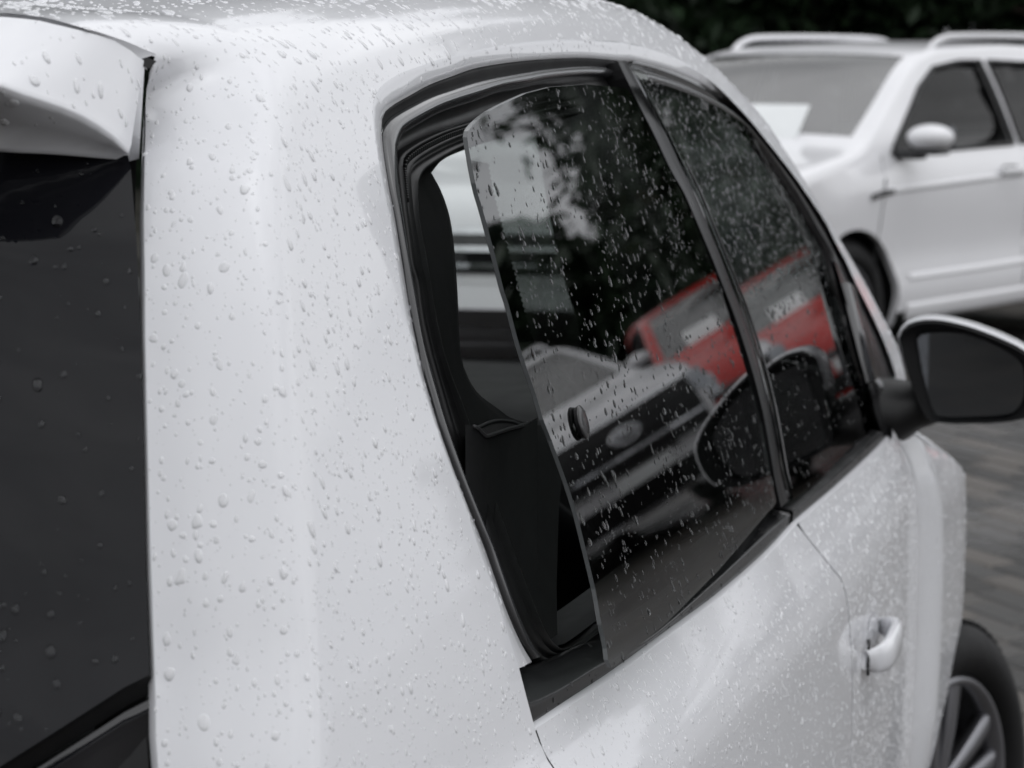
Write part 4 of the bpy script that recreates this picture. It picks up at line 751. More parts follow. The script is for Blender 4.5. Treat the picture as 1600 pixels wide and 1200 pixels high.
# rear seat belt post behind the pane
mk('belt_anchor', *join(tube([(.80, -.66, 1.02), (.84, -.67, .93)], .004, 6), box((.845, -.67, .925), (.02, .012, .016), .003)), M['dark_plastic'], hatch, world=True)
# aerial base / wiper are out of the frame
# ================================================================ ground
def ground():
    me = bpy.data.meshes.new('ground'); s = 300
    me.from_pydata([(-s, -s, GZ - .004), (s, -s, GZ - .004), (s, s, GZ - .004), (-s, s, GZ - .004)], [], [(0, 1, 2, 3)])
    return link('ground', me, M['far_paving'], None, kind='structure')
gr = ground(); gr['label'] = 'wet grey brown brick paving of the car park'
# single pavers where the photo shows them, running bond turned against the cars
pv, pf = box((0, 0, 0), (.246, .114, .05), .009, seg=1); pme = bpy.data.meshes.new('paver'); pme.from_pydata([tuple(v) for v in pv], [], pf); pme.materials.append(M['brick'])
ca, sa = math.cos(.72), math.sin(.72); spots = []
for i in range(-20, 130):
    for j in range(-140, 60):
        a = (i + .5*(j % 2))*.2585; b = j*.1265; x, y = 4.2 + a*ca - b*sa, -1.5 + a*sa + b*ca
        d = np.array([x, y, GZ]) - CAM; az = math.atan2(d[1], d[0]); 
        if 3.2 < x < 13.5 and .055 < az < .20 and y < 2.2: spots.append((math.hypot(d[0], d[1]), x, y))
spots.sort(); rest = []
for k, (d, x, y) in enumerate(spots):
    rz = .72 + random.uniform(-.012, .012); z = GZ - .0225 + random.uniform(0, .003)
    vis = .075 < math.atan2(y - CAM[1], x - CAM[0]) < .185 and 5.2 < x + .9
    if vis and len([1]) and k >= 0 and (pavers_n := globals().get('pavers_n', 0)) < 300:
        globals()['pavers_n'] = pavers_n + 1
        o = bpy.data.objects.new('paver', pme); COL.objects.link(o); o.parent = gr; o.location = (x, y, z); o.rotation_euler = (random.uniform(-.01, .01), random.uniform(-.01, .01), rz)
    else: rest.append((x, y, z, rz))
V = []; F = []
for x, y, z, rz in rest:
    n = len(V); c, s_ = math.cos(rz), math.sin(rz)
    V += [(x + p[0]*c - p[1]*s_, y + p[0]*s_ + p[1]*c, z + p[2]) for p in pv]; F += [tuple(q + n for q in f) for f in pf]
if V: mk('paver_field', V, F, M['brick'], gr, smooth=False, kind='stuff')

# ================================================================ other cars (local frame: nose at +x, left side +y, ground z = 0)
def pol_resample(P, n): return resample(np.array(P, float), n)
def make_car(name, label, loc, heading, sp, group=None):
    root = empty(name, loc, heading, label, sp.get('cat', 'car'), group)
    Wd, r = sp['W'], sp.get('r', .055); paint = M[sp['paint']]
    prof = np.array(sp['profile'], float)                       # front lip -> bonnet -> screen -> roof -> tail -> rear lip
    segn = sp['seg']                                             # names per profile span: body / screen / rear
    zprof = pchip(sp['hz'][0], sp['hz'][1]); x0, x1 = prof[:, 0].max(), prof[:, 0].min()
    def hwid(x, z):
        a = np.maximum(0, (np.asarray(x) - (x0 - .75))/.75); b = np.maximum(0, ((x1 + .6) - np.asarray(x))/.6)
        return Wd*zprof(z) - .11*a**2.2 - .07*b**2
    bow = sp.get('bow', .16)
    def bowx(x, y):
        a = np.clip((x - (x0 - .9))/.9, 0, 1); b = np.clip(((x1 + .7) - x)/.7, 0, 1)
        return x - bow*a*(np.abs(y)/Wd)**2.4 + .09*b*(np.abs(y)/Wd)**2.4
    # dense profile
    pts = []; lab = []
    for i in range(len(prof) - 1):
        k = max(2, int(np.linalg.norm(prof[i+1] - prof[i])/.07))
        for t in np.linspace(0, 1, k, endpoint=False): pts.append(prof[i]*(1-t) + prof[i+1]*t); lab.append(segn[i])
    pts.append(prof[-1]); lab.append(segn[-1]); pts = np.array(pts)
    sm = pts.copy()
    for _ in range(2): sm[1:-1] = (pts[:-2] + 2*pts[1:-1] + pts[2:])/4; pts = sm.copy()
    tg_ = np.gradient(pts, axis=0); nn = np.stack([tg_[:, 1], -tg_[:, 0]], 1); nn /= np.linalg.norm(nn, axis=1)[:, None]
    if nn[len(nn)//2, 1] < 0: nn = -nn
    edge = pts - nn*r
    th = np.linspace(0, math.pi/2, 5); cols = 11
    rows = []
    for i, p in enumerate(pts):
        row = []; h_ = float(hwid(edge[i, 0], edge[i, 1]))
        half = []
        for t in th:
            q = p - nn[i]*r*(1 - math.sin(t)); half.append((q[0], h_ - r*(1 - math.cos(t)), q[1]))
        for f in (.93, .8, .6, .4, .2): half.append((p[0] + nn[i, 0]*.0, (h_ - r)*f, p[1] + nn[i, 1]*.02*(1 - f*f)))
        half.append((p[0], 0, p[1] + nn[i, 1]*.02))
        half = [(float(bowx(x, y)), y, z) for x, y, z in half]
        rows.append(half + [(x, -y, z) for x, y, z in half[::-1][1:]])
    rows = np.array(rows); nc = rows.shape[1]
    bodyF = []; gl = {'screen': [], 'rear': []}
    for i in range(len(pts) - 1):
        for j in range(nc - 1):
            f = (i*nc + j, i*nc + j + 1, (i+1)*nc + j + 1, (i+1)*nc + j)
            if lab[i] in gl and 5 <= j < nc - 6: gl[lab[i]].append(f)
            else: bodyF.append(f)
    Vt = rows.reshape(-1, 3)
    # flanks with window and wheel openings
    fl = [tuple(p) for p in edge]; zb = sp.get('zb', .22)
    xs_ = sorted(sp['wheels']); Ra = sp['Ra']; wz = sp['Rw']
    low = [(fl[-1][0], zb)]
    for wx in xs_: low += [(wx + Ra*math.cos(a), wz + Ra*math.sin(a)) for a in np.linspace(math.pi + .25, -.25, 22) if wz + Ra*math.sin(a) > zb + .003]
    low += [(fl[0][0], zb)]
    fl = [p for p in fl if p[1] > zb + .01]
    poly_ = densify(low + fl, .06); holes = [densify(w, .05) for w in sp['windows']]
    P, F = region(poly_, holes, .085)
    def flank_(P, o=0): P = np.asarray(P, float); h_ = hwid(P[:, 0], P[:, 1]) + o; return np.stack([bowx(P[:, 0], h_), h_, P[:, 1]], 1)
    side = face_out(flank_(P), F, (0, 1, 0)); b_ = join((Vt, bodyF), side, mirror(*side))
    extra = []
    for w in holes:
        a = flank_(w); extra.append(loft([a, a + np.array([0, -.012, 0]), a + np.array([0, -.03, 0])], True))
    for wx in xs_:
        aa = np.array([(wx + Ra*math.cos(a), wz + Ra*math.sin(a)) for a in np.linspace(math.pi + .25, -.25, 30)]); a = flank_(aa); extra.append(loft([a, a + np.array([0, -.035, 0])]))
    ex = join(*extra); body = mk('body', *join(b_, ex, mirror(*ex)), paint, root)
    for wx in xs_:
        for s_ in (1, -1):
            aa = np.array([(wx + (Ra - .001)*math.cos(a), wz + (Ra - .001)*math.sin(a)) for a in np.linspace(math.pi + .25, -.25, 30)]); a = flank_(aa, -.035); g = loft([a, a + np.array([0, -.3, 0])])
            if s_ < 0: g = mirror(*g)
            mk('arch_liner', *g, M['rubber'], root)
    if sp.get('cladding'):                                      # plastic edge round the arches
        for wx in xs_:
            for s_ in (1, -1):
                aa = [(wx + q*math.cos(a), wz + q*math.sin(a)) for q in (Ra - .004, Ra + .045) for a in np.linspace(math.pi + .25, -.25, 30)]; a = flank_(aa, .012); g = loft([a[:30] + np.array([0, -.03, 0]), a[:30], a[30:], a[30:] + np.array([0, -.03, 0])])
                if s_ < 0: g = mirror(*g)
                mk('arch_trim', *g, M[sp['cladding']], root)
    gm = M[sp.get('glass', 'glass_far')]
    for k, nm in (('screen', 'windscreen'), ('rear', 'rear_window')):
        if gl[k]:
            used = sorted({i for f in gl[k] for i in f}); mp_ = {a: i for i, a in enumerate(used)}; Vg = Vt[used].copy(); Vg[:, 2] -= .004
            mk(nm, *face_out(Vg, [tuple(mp_[i] for i in f) for f in gl[k]], (1 if k == 'screen' else -1, 0, .8)), M['glass_screen'] if k == 'screen' else gm, root)
    for w in sp['windows']:
        wd = densify(w, .05); Pw, Fw = region(wd, [], .12); v_ = face_out(flank_(Pw, -.022), Fw, (0, 1, 0))
        for g in (v_, mirror(*v_)): mk('window', *g, gm, root)
        ring = flank_(wd, .004); tr_ = tube(ring, sp.get('trim_r', .011), 6, True)
        for g in (tr_, mirror(*tr_)): mk('window_trim', *g, M[sp.get('trim', 'rubber')], root)
    # black posts between the panes
    for (xa, za), (xb, zb_), wdt in sp.get('posts', []):
        q = np.array([(xa - wdt/2, za), (xa + wdt/2, za)]), np.array([(xb - wdt/2, zb_), (xb + wdt/2, zb_)])
        t = np.linspace(0, 1, 8)[:, None]; A = flank_(q[0][0]*(1-t) + q[1][0]*t, -.006); B = flank_(q[0][1]*(1-t) + q[1][1]*t, -.006)
        g = loft([A + np.array([0, -.02, 0]), A, B, B + np.array([0, -.02, 0])])
        for gg in (g, mirror(*g)): mk('window_post', *gg, M['gloss_black'], root)
    # shut lines, creases, sills
    for ln in sp.get('seams', []):
        q = flank_(resample(np.array(ln, float), 20), -.0035); g = tube(q, .0055, 5)
        for gg in (g, mirror(*g)): mk('shut_line', *gg, M['rubber'], root)
    for ln, hgt, o, m_ in sp.get('mouldings', []):
        c = resample(np.array(ln, float), 30); rws = [flank_(c + np.array([0, hgt*f]), oo) for f, oo in ((-.5, -.01), (-.46, o*.6), (-.2, o), (.2, o), (.46, o*.6), (.5, -.01))]
        g = loft(rws)
        for gg in (g, mirror(*g)): mk('side_moulding', *gg, M[m_], root)
    for hx_, hz_ in sp.get('handles', []):
        y_ = float(flank_([(hx_, hz_)])[0, 1]); g = box((hx_, y_ + .018, hz_), (.21, .03, .036), .012); g2 = box((hx_, y_ + .002, hz_ - .002), (.13, .006, .06), .002)
        for gg in (g, mirror(*g)): mk('door_handle', *gg, paint, root)
        for gg in (g2, mirror(*g2)): mk('handle_cup', *gg, M['satin_black'], root)
    # underside and cabin
    mk('underbody', *box(((x0 + x1)/2, 0, zb + .06), (x0 - x1 - .4, Wd*1.5, .10), .02), M['rubber'], root)
    belt_ = sp['belt']; xa, xb = sp['cab']
    mk('cabin_floor', *box(((xa + xb)/2, 0, belt_ - .22), (xa - xb, Wd*1.72, .05), .01), M['dark_plastic'], root)
    xd = xa - .12
    mk('dashboard', *box((xd, 0, belt_ - .06), (.5, Wd*1.66, .13), .05), M['dark_plastic'], root)
    for s_ in (-1, 1):
        t = sp.get('seat_x', xa - 1.15)
        mk('seat', *join(box((t, s_*.36, belt_ - .02), (.14, .46, .5), .06), box((t - .05, s_*.36, belt_ + .31), (.09, .26, .17), .04)), M['fabric'], root)
    # wheels
    for wx in xs_:
        for s_ in (1, -1):
            y_ = float(hwid(wx, wz + .2)) - .03
            add_wheel((wx, s_*y_, wz), (0, s_, 0), (1, 0, 0), root, sp['Rw'], sp['Rw']*.70, world=False)
    # door mirrors
    mx_, mz_ = sp['mirror']; my_ = float(flank_([(mx_, mz_)])[0, 1])
    for s_ in (1, -1):
        rws = []
        for t, k in zip(np.linspace(-.11, .07, 9), (.55, .86, .97, 1, .97, .9, .78, .55, .2)):
            rws.append([(mx_ + t, s_*(my_ + .15 + .115*k*math.cos(a)), mz_ + .085 + .072*k*math.sin(a)*(1 if math.sin(a) < 0 else .85)) for a in np.linspace(0, 2*math.pi, 20, endpoint=False)])
        V, F = loft(rws, True); F += [tuple(range(20))[::-1], tuple(range(len(V)-20, len(V)))]
        if s_ < 0: F = [f[::-1] for f in F]
        m_ = mk('door_mirror', V, F, M[sp.get('mirror_paint', sp['paint'])], root)
        mk('mirror_foot', *join(box((mx_, s_*(my_ + .06), mz_ + .005), (.09, .16, .05), .02), box((mx_ - .02, s_*(my_ + .14), mz_ + .018), (.13, .18, .03), .012)), M['satin_black'], m_)
        mk('mirror_glass', *box((mx_ - .111, s_*(my_ + .15), mz_ + .082), (.004, .17, .095), .002), M['mirror'], m_)
    # front: patches that follow the nose
    fz = pts[:len(pts)//3]; o_ = np.argsort(fz[:, 1]); 
    nose = [p for p in pts if p[0] > x0 - .5]; nz = np.array([p[1] for p in nose]); nx = np.array([p[0] for p in nose]); oi = np.argsort(nz)
    def front(y0, y1, z0, z1, o, m_, nm, slant=0, ny=9, nz_=5, th_=.03, round_=0):
        rws = []
        for t in np.linspace(0, 1, nz_):
            yy = np.linspace(y0, y1, ny); zz = z0 + (z1 - z0)*t + slant*(np.abs(yy) - min(abs(y0), abs(y1)))
            if round_: yy = (y0 + y1)/2 + (yy - (y0 + y1)/2)*(1 - round_*abs(2*t - 1)**3)
            x_ = np.interp(zz, nz[oi], nx[oi]); rws.append(np.stack([bowx(x_, yy) + o, yy, zz], 1))
        A = np.array(rws); Bk = A - np.array([th_, 0, 0])
        f1 = loft(list(A)); f2 = loft(list(Bk), flip=True); bd = [A[0], Bk[0]], [A[-1], Bk[-1]], [A[:, 0], Bk[:, 0]], [A[:, -1], Bk[:, -1]]
        return mk(nm, *join(f1, f2, *[loft(q) for q in bd]), M[m_] if isinstance(m_, str) else m_, root, smooth=False)
    for it in sp.get('front', []): front(*it[0], it[1], it[2], it[3], **(it[4] if len(it) > 4 else {}))
    if 'badge' in sp:
        by, bz, bw_, bh_, bm2 = sp['badge']; x_ = float(np.interp(bz, nz[oi], nx[oi])) + .05
        pr_ = [[(x_ + dx_, by + bw_*k*math.cos(a), bz + bh_*k*math.sin(a)) for a in np.linspace(0, 2*math.pi, 28, endpoint=False)] for dx_, k in ((-.04, 1), (.0, 1), (.012, .93), (.010, .84), (.014, .5), (.015, .05))]
        mk('badge', *loft(pr_, True), M[bm2], root)
    if 'rails' in sp:
        (ra, rb, rz_, ro) = sp['rails']
        for s_ in (1, -1):
            q = [(ra + .03, s_*ro, rz_ - .075), (ra - .03, s_*ro, rz_ - .03), (ra - .14, s_*ro, rz_), *[(x, s_*ro, rz_ + .012 - .02*((x - (ra+rb)/2)/1.0)**2) for x in np.linspace(ra - .3, rb + .3, 8)], (rb + .1, s_*ro, rz_ - .012), (rb, s_*ro, rz_ - .085)]
            mk('roof_rail', *tube(resample(np.array(q), 40), .016, 8), M[sp.get('rail_mat', sp['paint'])], root)
    if 'paper' in sp:
        px_, py_, pz_ = sp['paper']; rot = Matrix.Rotation(.45, 3, 'Y'); mk('dash_card', *box((px_, py_, pz_), (.006, .34, .22), .001, Matrix.Rotation(-.62, 3, 'Y')), M['paper'], root)
    return root
SUV = dict(W=.91, paint='paint_far', cat='suv', glass='glass_far',
    profile=[(2.02, .24), (2.06, .45), (2.05, .70), (1.98, .86), (1.88, .93), (1.55, 1.00), (1.18, 1.055), (1.05, 1.07), (.93, 1.13), (.42, 1.44), (.26, 1.515), (.05, 1.555), (-.6, 1.575), (-1.3, 1.555), (-1.72, 1.50), (-1.85, 1.44), (-2.12, 1.06), (-2.17, .9), (-2.16, .6), (-2.12, .3)],
    seg=['body']*8 + ['screen']*2 + ['body']*5 + ['rear'] + ['body']*4,
    hz=([.2, .32, .42, .55, .75, .93, 1.0, 1.06, 1.3, 1.55], [.93, .965, .985, .965, .985, 1.0, .965, .935, .83, .70]), zb=.24, wheels=[1.12, -1.40], Ra=.385, Rw=.335, belt=1.04, cab=(1.0, -1.5),
    windows=[[(.78, 1.055), (.36, 1.36), (.16, 1.455), (-.1, 1.485), (-.30, 1.487), (-.36, 1.075)], [(-.42, 1.078), (-.37, 1.487), (-.8, 1.475), (-1.12, 1.44), (-1.27, 1.12)], [(-1.33, 1.13), (-1.19, 1.425), (-1.42, 1.37), (-1.62, 1.22), (-1.60, 1.15)]],
    posts=[((-.39, 1.07), (-.335, 1.49), .10), ((-1.3, 1.115), (-1.155, 1.44), .07)], trim='rubber', trim_r=.012,
    seams=[[(.95, .26), (.93, .6), (.90, .95), (.86, 1.05)], [(-.42, .26), (-.42, .7), (-.41, 1.07)], [(-.98, .5), (-1.2, .75), (-1.28, 1.1)]],
    mouldings=[([(.9, .885), (0, .915), (-1.9, .965)], .03, .006, 'paint_far'), ([(.66, .47), (0, .475), (-.95, .49)], .035, .006, 'paint_far'), ([(.66, .30), (0, .305), (-.95, .315)], .09, .007, 'paint_far'), ([(1.02, .862), (.92, .878), (.84, .884)], .03, .012, 'gloss_black')],
    handles=[(-.22, .945), (-1.10, .97)], mirror=(.72, 1.05), rails=(.05, -1.5, 1.605, .60), paper=(.93, .28, 1.19), seat_x=-.15,
    front=[((-.62, .62, .60, .80), .012, 'gloss_black', 'grille'), ((-.62, .62, .775, .80), .02, 'chrome', 'grille_bar', dict(nz_=3)), ((-.62, .62, .70, .72), .022, 'chrome', 'grille_bar', dict(nz_=3)), ((-.60, .60, .625, .645), .02, 'chrome', 'grille_bar', dict(nz_=3)),
           ((.60, .84, .66, .82), .014, 'lamp', 'headlamp'), ((-.84, -.60, .66, .82), .014, 'lamp', 'headlamp'), ((-.55, .55, .30, .44), .012, 'gloss_black', 'lower_grille'), ((.58, .80, .34, .46), .014, 'satin_black', 'fog_lamp'), ((-.80, -.58, .34, .46), .014, 'satin_black', 'fog_lamp'), ((-.55, .55, .27, .295), .02, 'paint_silver', 'skid_plate', dict(nz_=3))])
def from_px(px, py, z):
    fwv = np.array([math.cos(YAW)*math.cos(PITCH), math.sin(YAW)*math.cos(PITCH), math.sin(PITCH)]); r_ = np.array([math.sin(YAW), -math.cos(YAW), 0]); u_ = np.cross(r_, fwv)
    return r_, u_, fwv
# white SUV parked facing us beyond the bonnet
hd = R(155); SUV_AT = (11.45, .80)
suv = make_car('parked_suv', 'white SUV with roof rails and a paper card behind its windscreen', (SUV_AT[0], SUV_AT[1], GZ), hd, SUV); suv.scale = (1.035,)*3
S2 = dict(SUV); S2.pop('paper'); S2.pop('rails'); S2['paint'] = 'paint_far'
suv2 = make_car('parked_suv', 'white SUV seen nose-on through the open rear quarter window', (10.9, 2.05, GZ), R(194), S2)
PICK = dict(SUV); PICK.update(paint='paint_far', W=.93, cat='suv', trim='chrome',
    profile=[(2.10, .28), (2.16, .55), (2.15, .85), (2.08, 1.02), (1.95, 1.08), (1.55, 1.14), (1.18, 1.17), (1.02, 1.18), (.9, 1.24), (.35, 1.60), (.2, 1.68), (0, 1.72), (-.6, 1.74), (-1.4, 1.72), (-1.9, 1.66), (-2.05, 1.6), (-2.25, 1.15), (-2.3, .95), (-2.3, .6), (-2.25, .35)],
    hz=([.2, .35, .55, .8, 1.0, 1.12, 1.18, 1.45, 1.7], [.95, .985, .99, 1.0, .995, .97, .94, .84, .74]), belt=1.14, Rw=.37, Ra=.42,
    windows=[[(.72, 1.17), (.25, 1.50), (.05, 1.60), (-.30, 1.62), (-.36, 1.18)], [(-.42, 1.18), (-.37, 1.62), (-1.05, 1.60), (-1.25, 1.2)], [(-1.32, 1.2), (-1.14, 1.59), (-1.7, 1.54), (-1.9, 1.25)]], posts=[((-.39, 1.17), (-.335, 1.63), .10)],
    mouldings=[([(.9, .98), (0, 1.0), (-1.9, 1.02)], .03, .006, 'paint_silver'), ([(.86, .50), (0, .5), (-.95, .5)], .10, .018, 'satin_black')], seams=[[(.95, .3), (.93, .7), (.86, 1.16)], [(-.42, .3), (-.41, 1.17)]], handles=[(-.22, 1.03), (-1.1, 1.04)], mirror=(.68, 1.17), rails=(0, -1.6, 1.79, .62),
    front=[((-.72, .72, .60, 1.0), .014, 'rubber', 'grille'), ((-.74, .74, .985, 1.012), .026, 'chrome', 'grille_bar', dict(nz_=3)), ((-.70, .70, .70, .722), .026, 'chrome', 'grille_bar', dict(nz_=3)), ((-.70, .70, .578, .605), .026, 'chrome', 'grille_bar', dict(nz_=3)),
           ((.735, .89, .84, 1.0), .016, 'lamp', 'headlamp'), ((-.89, -.735, .84, 1.0), .016, 'lamp', 'headlamp'), ((-.80, .80, .28, .47), .012, 'rubber', 'lower_grille'), ((-.26, .26, .475, .575), .03, 'paper', 'number_plate'), ((-.72, .72, .245, .275), .02, 'chrome', 'skid_plate', dict(nz_=3))], badge=(0, .84, .15, .07, 'chrome'))
pick = make_car('parked_suv', 'white SUV with an oval badge on its grille, mirrored low in the rear quarter window', (17.0, -5.0, GZ), R(147), PICK); pick.scale = (.97,)*3
CITY = dict(SUV); CITY.pop('rails'); CITY.update(paint='paint_red', W=.81, cat='car', r=.06,
    profile=[(1.72, .22), (1.77, .45), (1.74, .66), (1.62, .80), (1.40, .88), (1.15, .95), (1.02, .975), (.92, 1.03), (.40, 1.36), (.24, 1.435), (.05, 1.465), (-.5, 1.48), (-1.0, 1.46), (-1.35, 1.42), (-1.45, 1.37), (-1.66, .98), (-1.72, .85), (-1.74, .55), (-1.68, .25)],
    seg=['body']*7 + ['screen']*2 + ['body']*5 + ['rear'] + ['body']*4,
    hz=([.2, .35, .55, .75, .88, .97, 1.2, 1.45], [.94, .985, 1.0, .99, .97, .935, .84, .72]), wheels=[1.12, -1.2], Ra=.33, Rw=.29, belt=.95, cab=(.95, -1.2),
    windows=[[(.76, .965), (.32, 1.29), (.12, 1.385), (-.2, 1.405), (-.32, .98)], [(-.38, .985), (-.26, 1.405), (-.85, 1.37), (-1.15, 1.28), (-1.2, 1.04)]], posts=[((-.35, .97), (-.23, 1.41), .09)], seams=[[(.9, .25), (.88, .6), (.82, .95)], [(-.38, .3), (-.36, .96)]], mouldings=[([(.9, .82), (0, .83), (-1.2, .85)], .03, .005, 'paint_red')], handles=[(-.2, .83)], mirror=(.66, .96), paper=(.88, .22, 1.09), seat_x=-.1,
    front=[((-.70, .70, .55, .62), .012, 'gloss_black', 'grille', dict(nz_=3)), ((.44, .72, .60, .79), .014, 'lamp', 'headlamp'), ((-.72, -.44, .60, .79), .014, 'lamp', 'headlamp'), ((-.56, .56, .27, .42), .014, 'gloss_black', 'lower_grille'), ((.58, .72, .32, .42), .016, 'lamp', 'fog_lamp'), ((-.72, -.58, .32, .42), .016, 'lamp', 'fog_lamp'), ((-.26, .26, .44, .54), .02, 'paper', 'number_plate')], badge=(0, .66, .055, .055, 'chrome'))
red = make_car('red_hatchback', 'red city car with a paper card in its windscreen, mirrored in both side windows', (20.6, -3.75, GZ), R(163), CITY); red.scale = (1.03,)*3
# ================================================================ trees
def tree_geo(seed, H, W_c, zlow, nleaf):
    rg_ = np.random.default_rng(seed); parts = []
    tr = [(0, 0, 0), (.05*rg_.normal(), .05*rg_.normal(), H*.15), (.12*rg_.normal(), .12*rg_.normal(), H*.35), (.2*rg_.normal(), .2*rg_.normal(), H*.6), (.25*rg_.normal(), .25*rg_.normal(), H*.86)]
    tr = np.array(tr); parts.append(tube(resample(tr, 14), np.linspace(.17, .035, 14)*H/7, 9))
    tips = []
    for k in range(26):
        t = rg_.uniform(.16, .92); b = np.array([np.interp(t, np.linspace(0, 1, 5), tr[:, i]) for i in range(3)]); b[2] = t*H*.86; a = rg_.uniform(0, 6.28); ln = W_c*(1.05 - .55*t)*rg_.uniform(.6, 1.05)
        e = b + np.array([math.cos(a)*ln, math.sin(a)*ln, rg_.uniform(.1, .5)*ln]); m_ = (b + e)/2 + rg_.normal(0, .12, 3); parts.append(tube(resample(np.array([b, m_, e]), 6), np.linspace(.045, .012, 6)*H/7, 5, caps=False)); tips += [m_*.5 + e*.5, e, m_]
    tips = np.array(tips + [tr[-1] + np.array([0, 0, .5])]); n = nleaf
    c = tips[rg_.integers(0, len(tips), n)] + rg_.normal(0, 1, (n, 3))*np.array([.42, .42, .36])*W_c/2.4
    c[:, 2] = np.maximum(c[:, 2], zlow*rg_.uniform(.6, 1.3, n))
    ax1 = rg_.normal(0, 1, (n, 3)); ax1 /= np.linalg.norm(ax1, axis=1)[:, None]; ax2 = np.cross(ax1, rg_.normal(0, 1, (n, 3))); ax2 /= np.linalg.norm(ax2, axis=1)[:, None]
    s_ = rg_.uniform(.05, .125, n)[:, None]; V = np.stack([c - ax1*s_*1.3, c + ax2*s_*.55, c + ax1*s_*1.3, c - ax2*s_*.55], 1).reshape(-1, 3); F = np.arange(4*n).reshape(n, 4)
    core = []                                                   # dense inner foliage of each bough
    for tp__ in tips[::2]:
        rr_ = W_c*.21*rg_.uniform(.75, 1.2); nr_, ns_ = 6, 9; rws = []
        for i in range(nr_):
            ph = math.pi*(i + .5)/nr_; rws.append([tp__ + rr_*rg_.uniform(.7, 1.25)*np.array([math.sin(ph)*math.cos(q), math.sin(ph)*math.sin(q), .8*math.cos(ph)]) for q in np.linspace(0, 6.283, ns_, endpoint=False)])
        vv, ff = loft(rws, True); ff = ff + [tuple(range(ns_))[::-1], tuple(range(len(vv) - ns_, len(vv)))]; vv[:, 2] = np.maximum(vv[:, 2], zlow*.8); core.append((vv, ff))
    return join(*parts), join((V, [tuple(f) for f in F]), *core)
protos = []
for sd_, (H, wc, zl_, nl) in enumerate([(9.5, 2.7, .7, 21000), (11.5, 3.0, .9, 23000), (8.8, 2.5, .5, 19000)]):
    tk, lf = tree_geo(40 + sd_, H, wc, zl_, nl); protos.append((tk, lf))
tms = []
for k, (tk, lf) in enumerate(protos):
    m1 = bpy.data.meshes.new('trunk'); m1.from_pydata([tuple(v) for v in tk[0]], [], tk[1]); m1.materials.append(M['bark']); m2 = bpy.data.meshes.new('crown'); m2.from_pydata([tuple(v) for v in lf[0]], [], lf[1]); m2.materials.append(M['leaf' if k != 1 else 'leaf2']); tms.append((m1, m2))
tree_spots = []
rt_ = random.Random(3)
for row, (x0_, dy_) in enumerate([(26.5, 1.9), (29.5, 2.2), (33.5, 2.6)]):
    y = 18.0
    while y > (-3.0, -2.4, -2.6)[row]: tree_spots.append((x0_ + rt_.uniform(-.8, .8) + max(0, -y - 1)*.35, y, row)); y -= dy_*rt_.uniform(.8, 1.15)
for y in np.linspace(-16, 14, 11): tree_spots.append((-26 + rt_.uniform(-1.5, 1.5), y + rt_.uniform(-.6, .6), 3))
for x, y in ((26.0, -2.5), (28.2, -1.2), (30.5, -3.3), (33.5, -3.9), (24.6, .6)): tree_spots.append((x, y, 0))
GRP = {0: ('dark green leafy tree in the front row behind the parked cars', 'trees behind the parked cars'), 1: ('dark green leafy tree in the back row behind the parked cars', 'trees at the back of the row'), 2: ('dark green leafy tree in the third row behind the parked cars', 'trees in the third row'), 3: ('leafy tree standing behind the photographer', 'trees behind the camera')}
for i, (x, y, row) in enumerate(tree_spots):
    m1, m2 = tms[i % 3]; o = empty('leafy_tree', (x, y, GZ), rt_.uniform(0, 6.28), GRP[row][0], 'tree', GRP[row][1]); k = rt_.uniform(.85, 1.15); o.scale = (k, k, k*rt_.uniform(.92, 1.1))
    link('trunk', m1, None, o); link('crown', m2, None, o)
# low undergrowth below the tree line
u = np.random.default_rng(5); n = 26000; c = np.stack([u.normal(26.0, .9, n) , u.uniform(-5.2, 19, n), GZ + np.abs(u.normal(0, .75, n))], 1); c[:, 0] += np.maximum(0, -c[:, 1] - 1)*.35
a1 = u.normal(0, 1, (n, 3)); a1 /= np.linalg.norm(a1, axis=1)[:, None]; a2 = np.cross(a1, u.normal(0, 1, (n, 3))); a2 /= np.linalg.norm(a2, axis=1)[:, None]; s_ = u.uniform(.05, .13, n)[:, None]
V = np.stack([c - a1*s_*1.3, c + a2*s_*.6, c + a1*s_*1.3, c - a2*s_*.6], 1).reshape(-1, 3)
ug = mk('undergrowth', V, [tuple(f) for f in np.arange(4*n).reshape(n, 4)], M['leaf'], None, smooth=False, kind='stuff'); ug['label'] = 'dark undergrowth along the foot of the tree line'; ug['category'] = 'undergrowth'

# far tree line beyond the open side of the car park: one mass on the horizon
u = np.random.default_rng(9); n = 26000; c = np.stack([u.normal(48, 1.5, n), u.uniform(-26, -5.5, n), np.zeros(n)], 1); top_ = 4.3 + .5*np.sin(c[:, 1]*.9) + .4*np.sin(c[:, 1]*2.3 + 1) + .3*np.sin(c[:, 1]*5.1); c[:, 2] = GZ + np.abs(top_)*np.sqrt(u.random(n))
a1 = u.normal(0, 1, (n, 3)); a1 /= np.linalg.norm(a1, axis=1)[:, None]; a2 = np.cross(a1, u.normal(0, 1, (n, 3))); a2 /= np.linalg.norm(a2, axis=1)[:, None]; s_ = u.uniform(.14, .34, n)[:, None]
V = np.stack([c - a1*s_*1.3, c + a2*s_*.7, c + a1*s_*1.3, c - a2*s_*.7], 1).reshape(-1, 3)
fw_ = mk('far_woods', V, [tuple(f) for f in np.arange(4*n).reshape(n, 4)], M['leaf'], None, smooth=False, kind='stuff'); fw_['label'] = 'distant dark woods along the horizon'; fw_['category'] = 'woods'
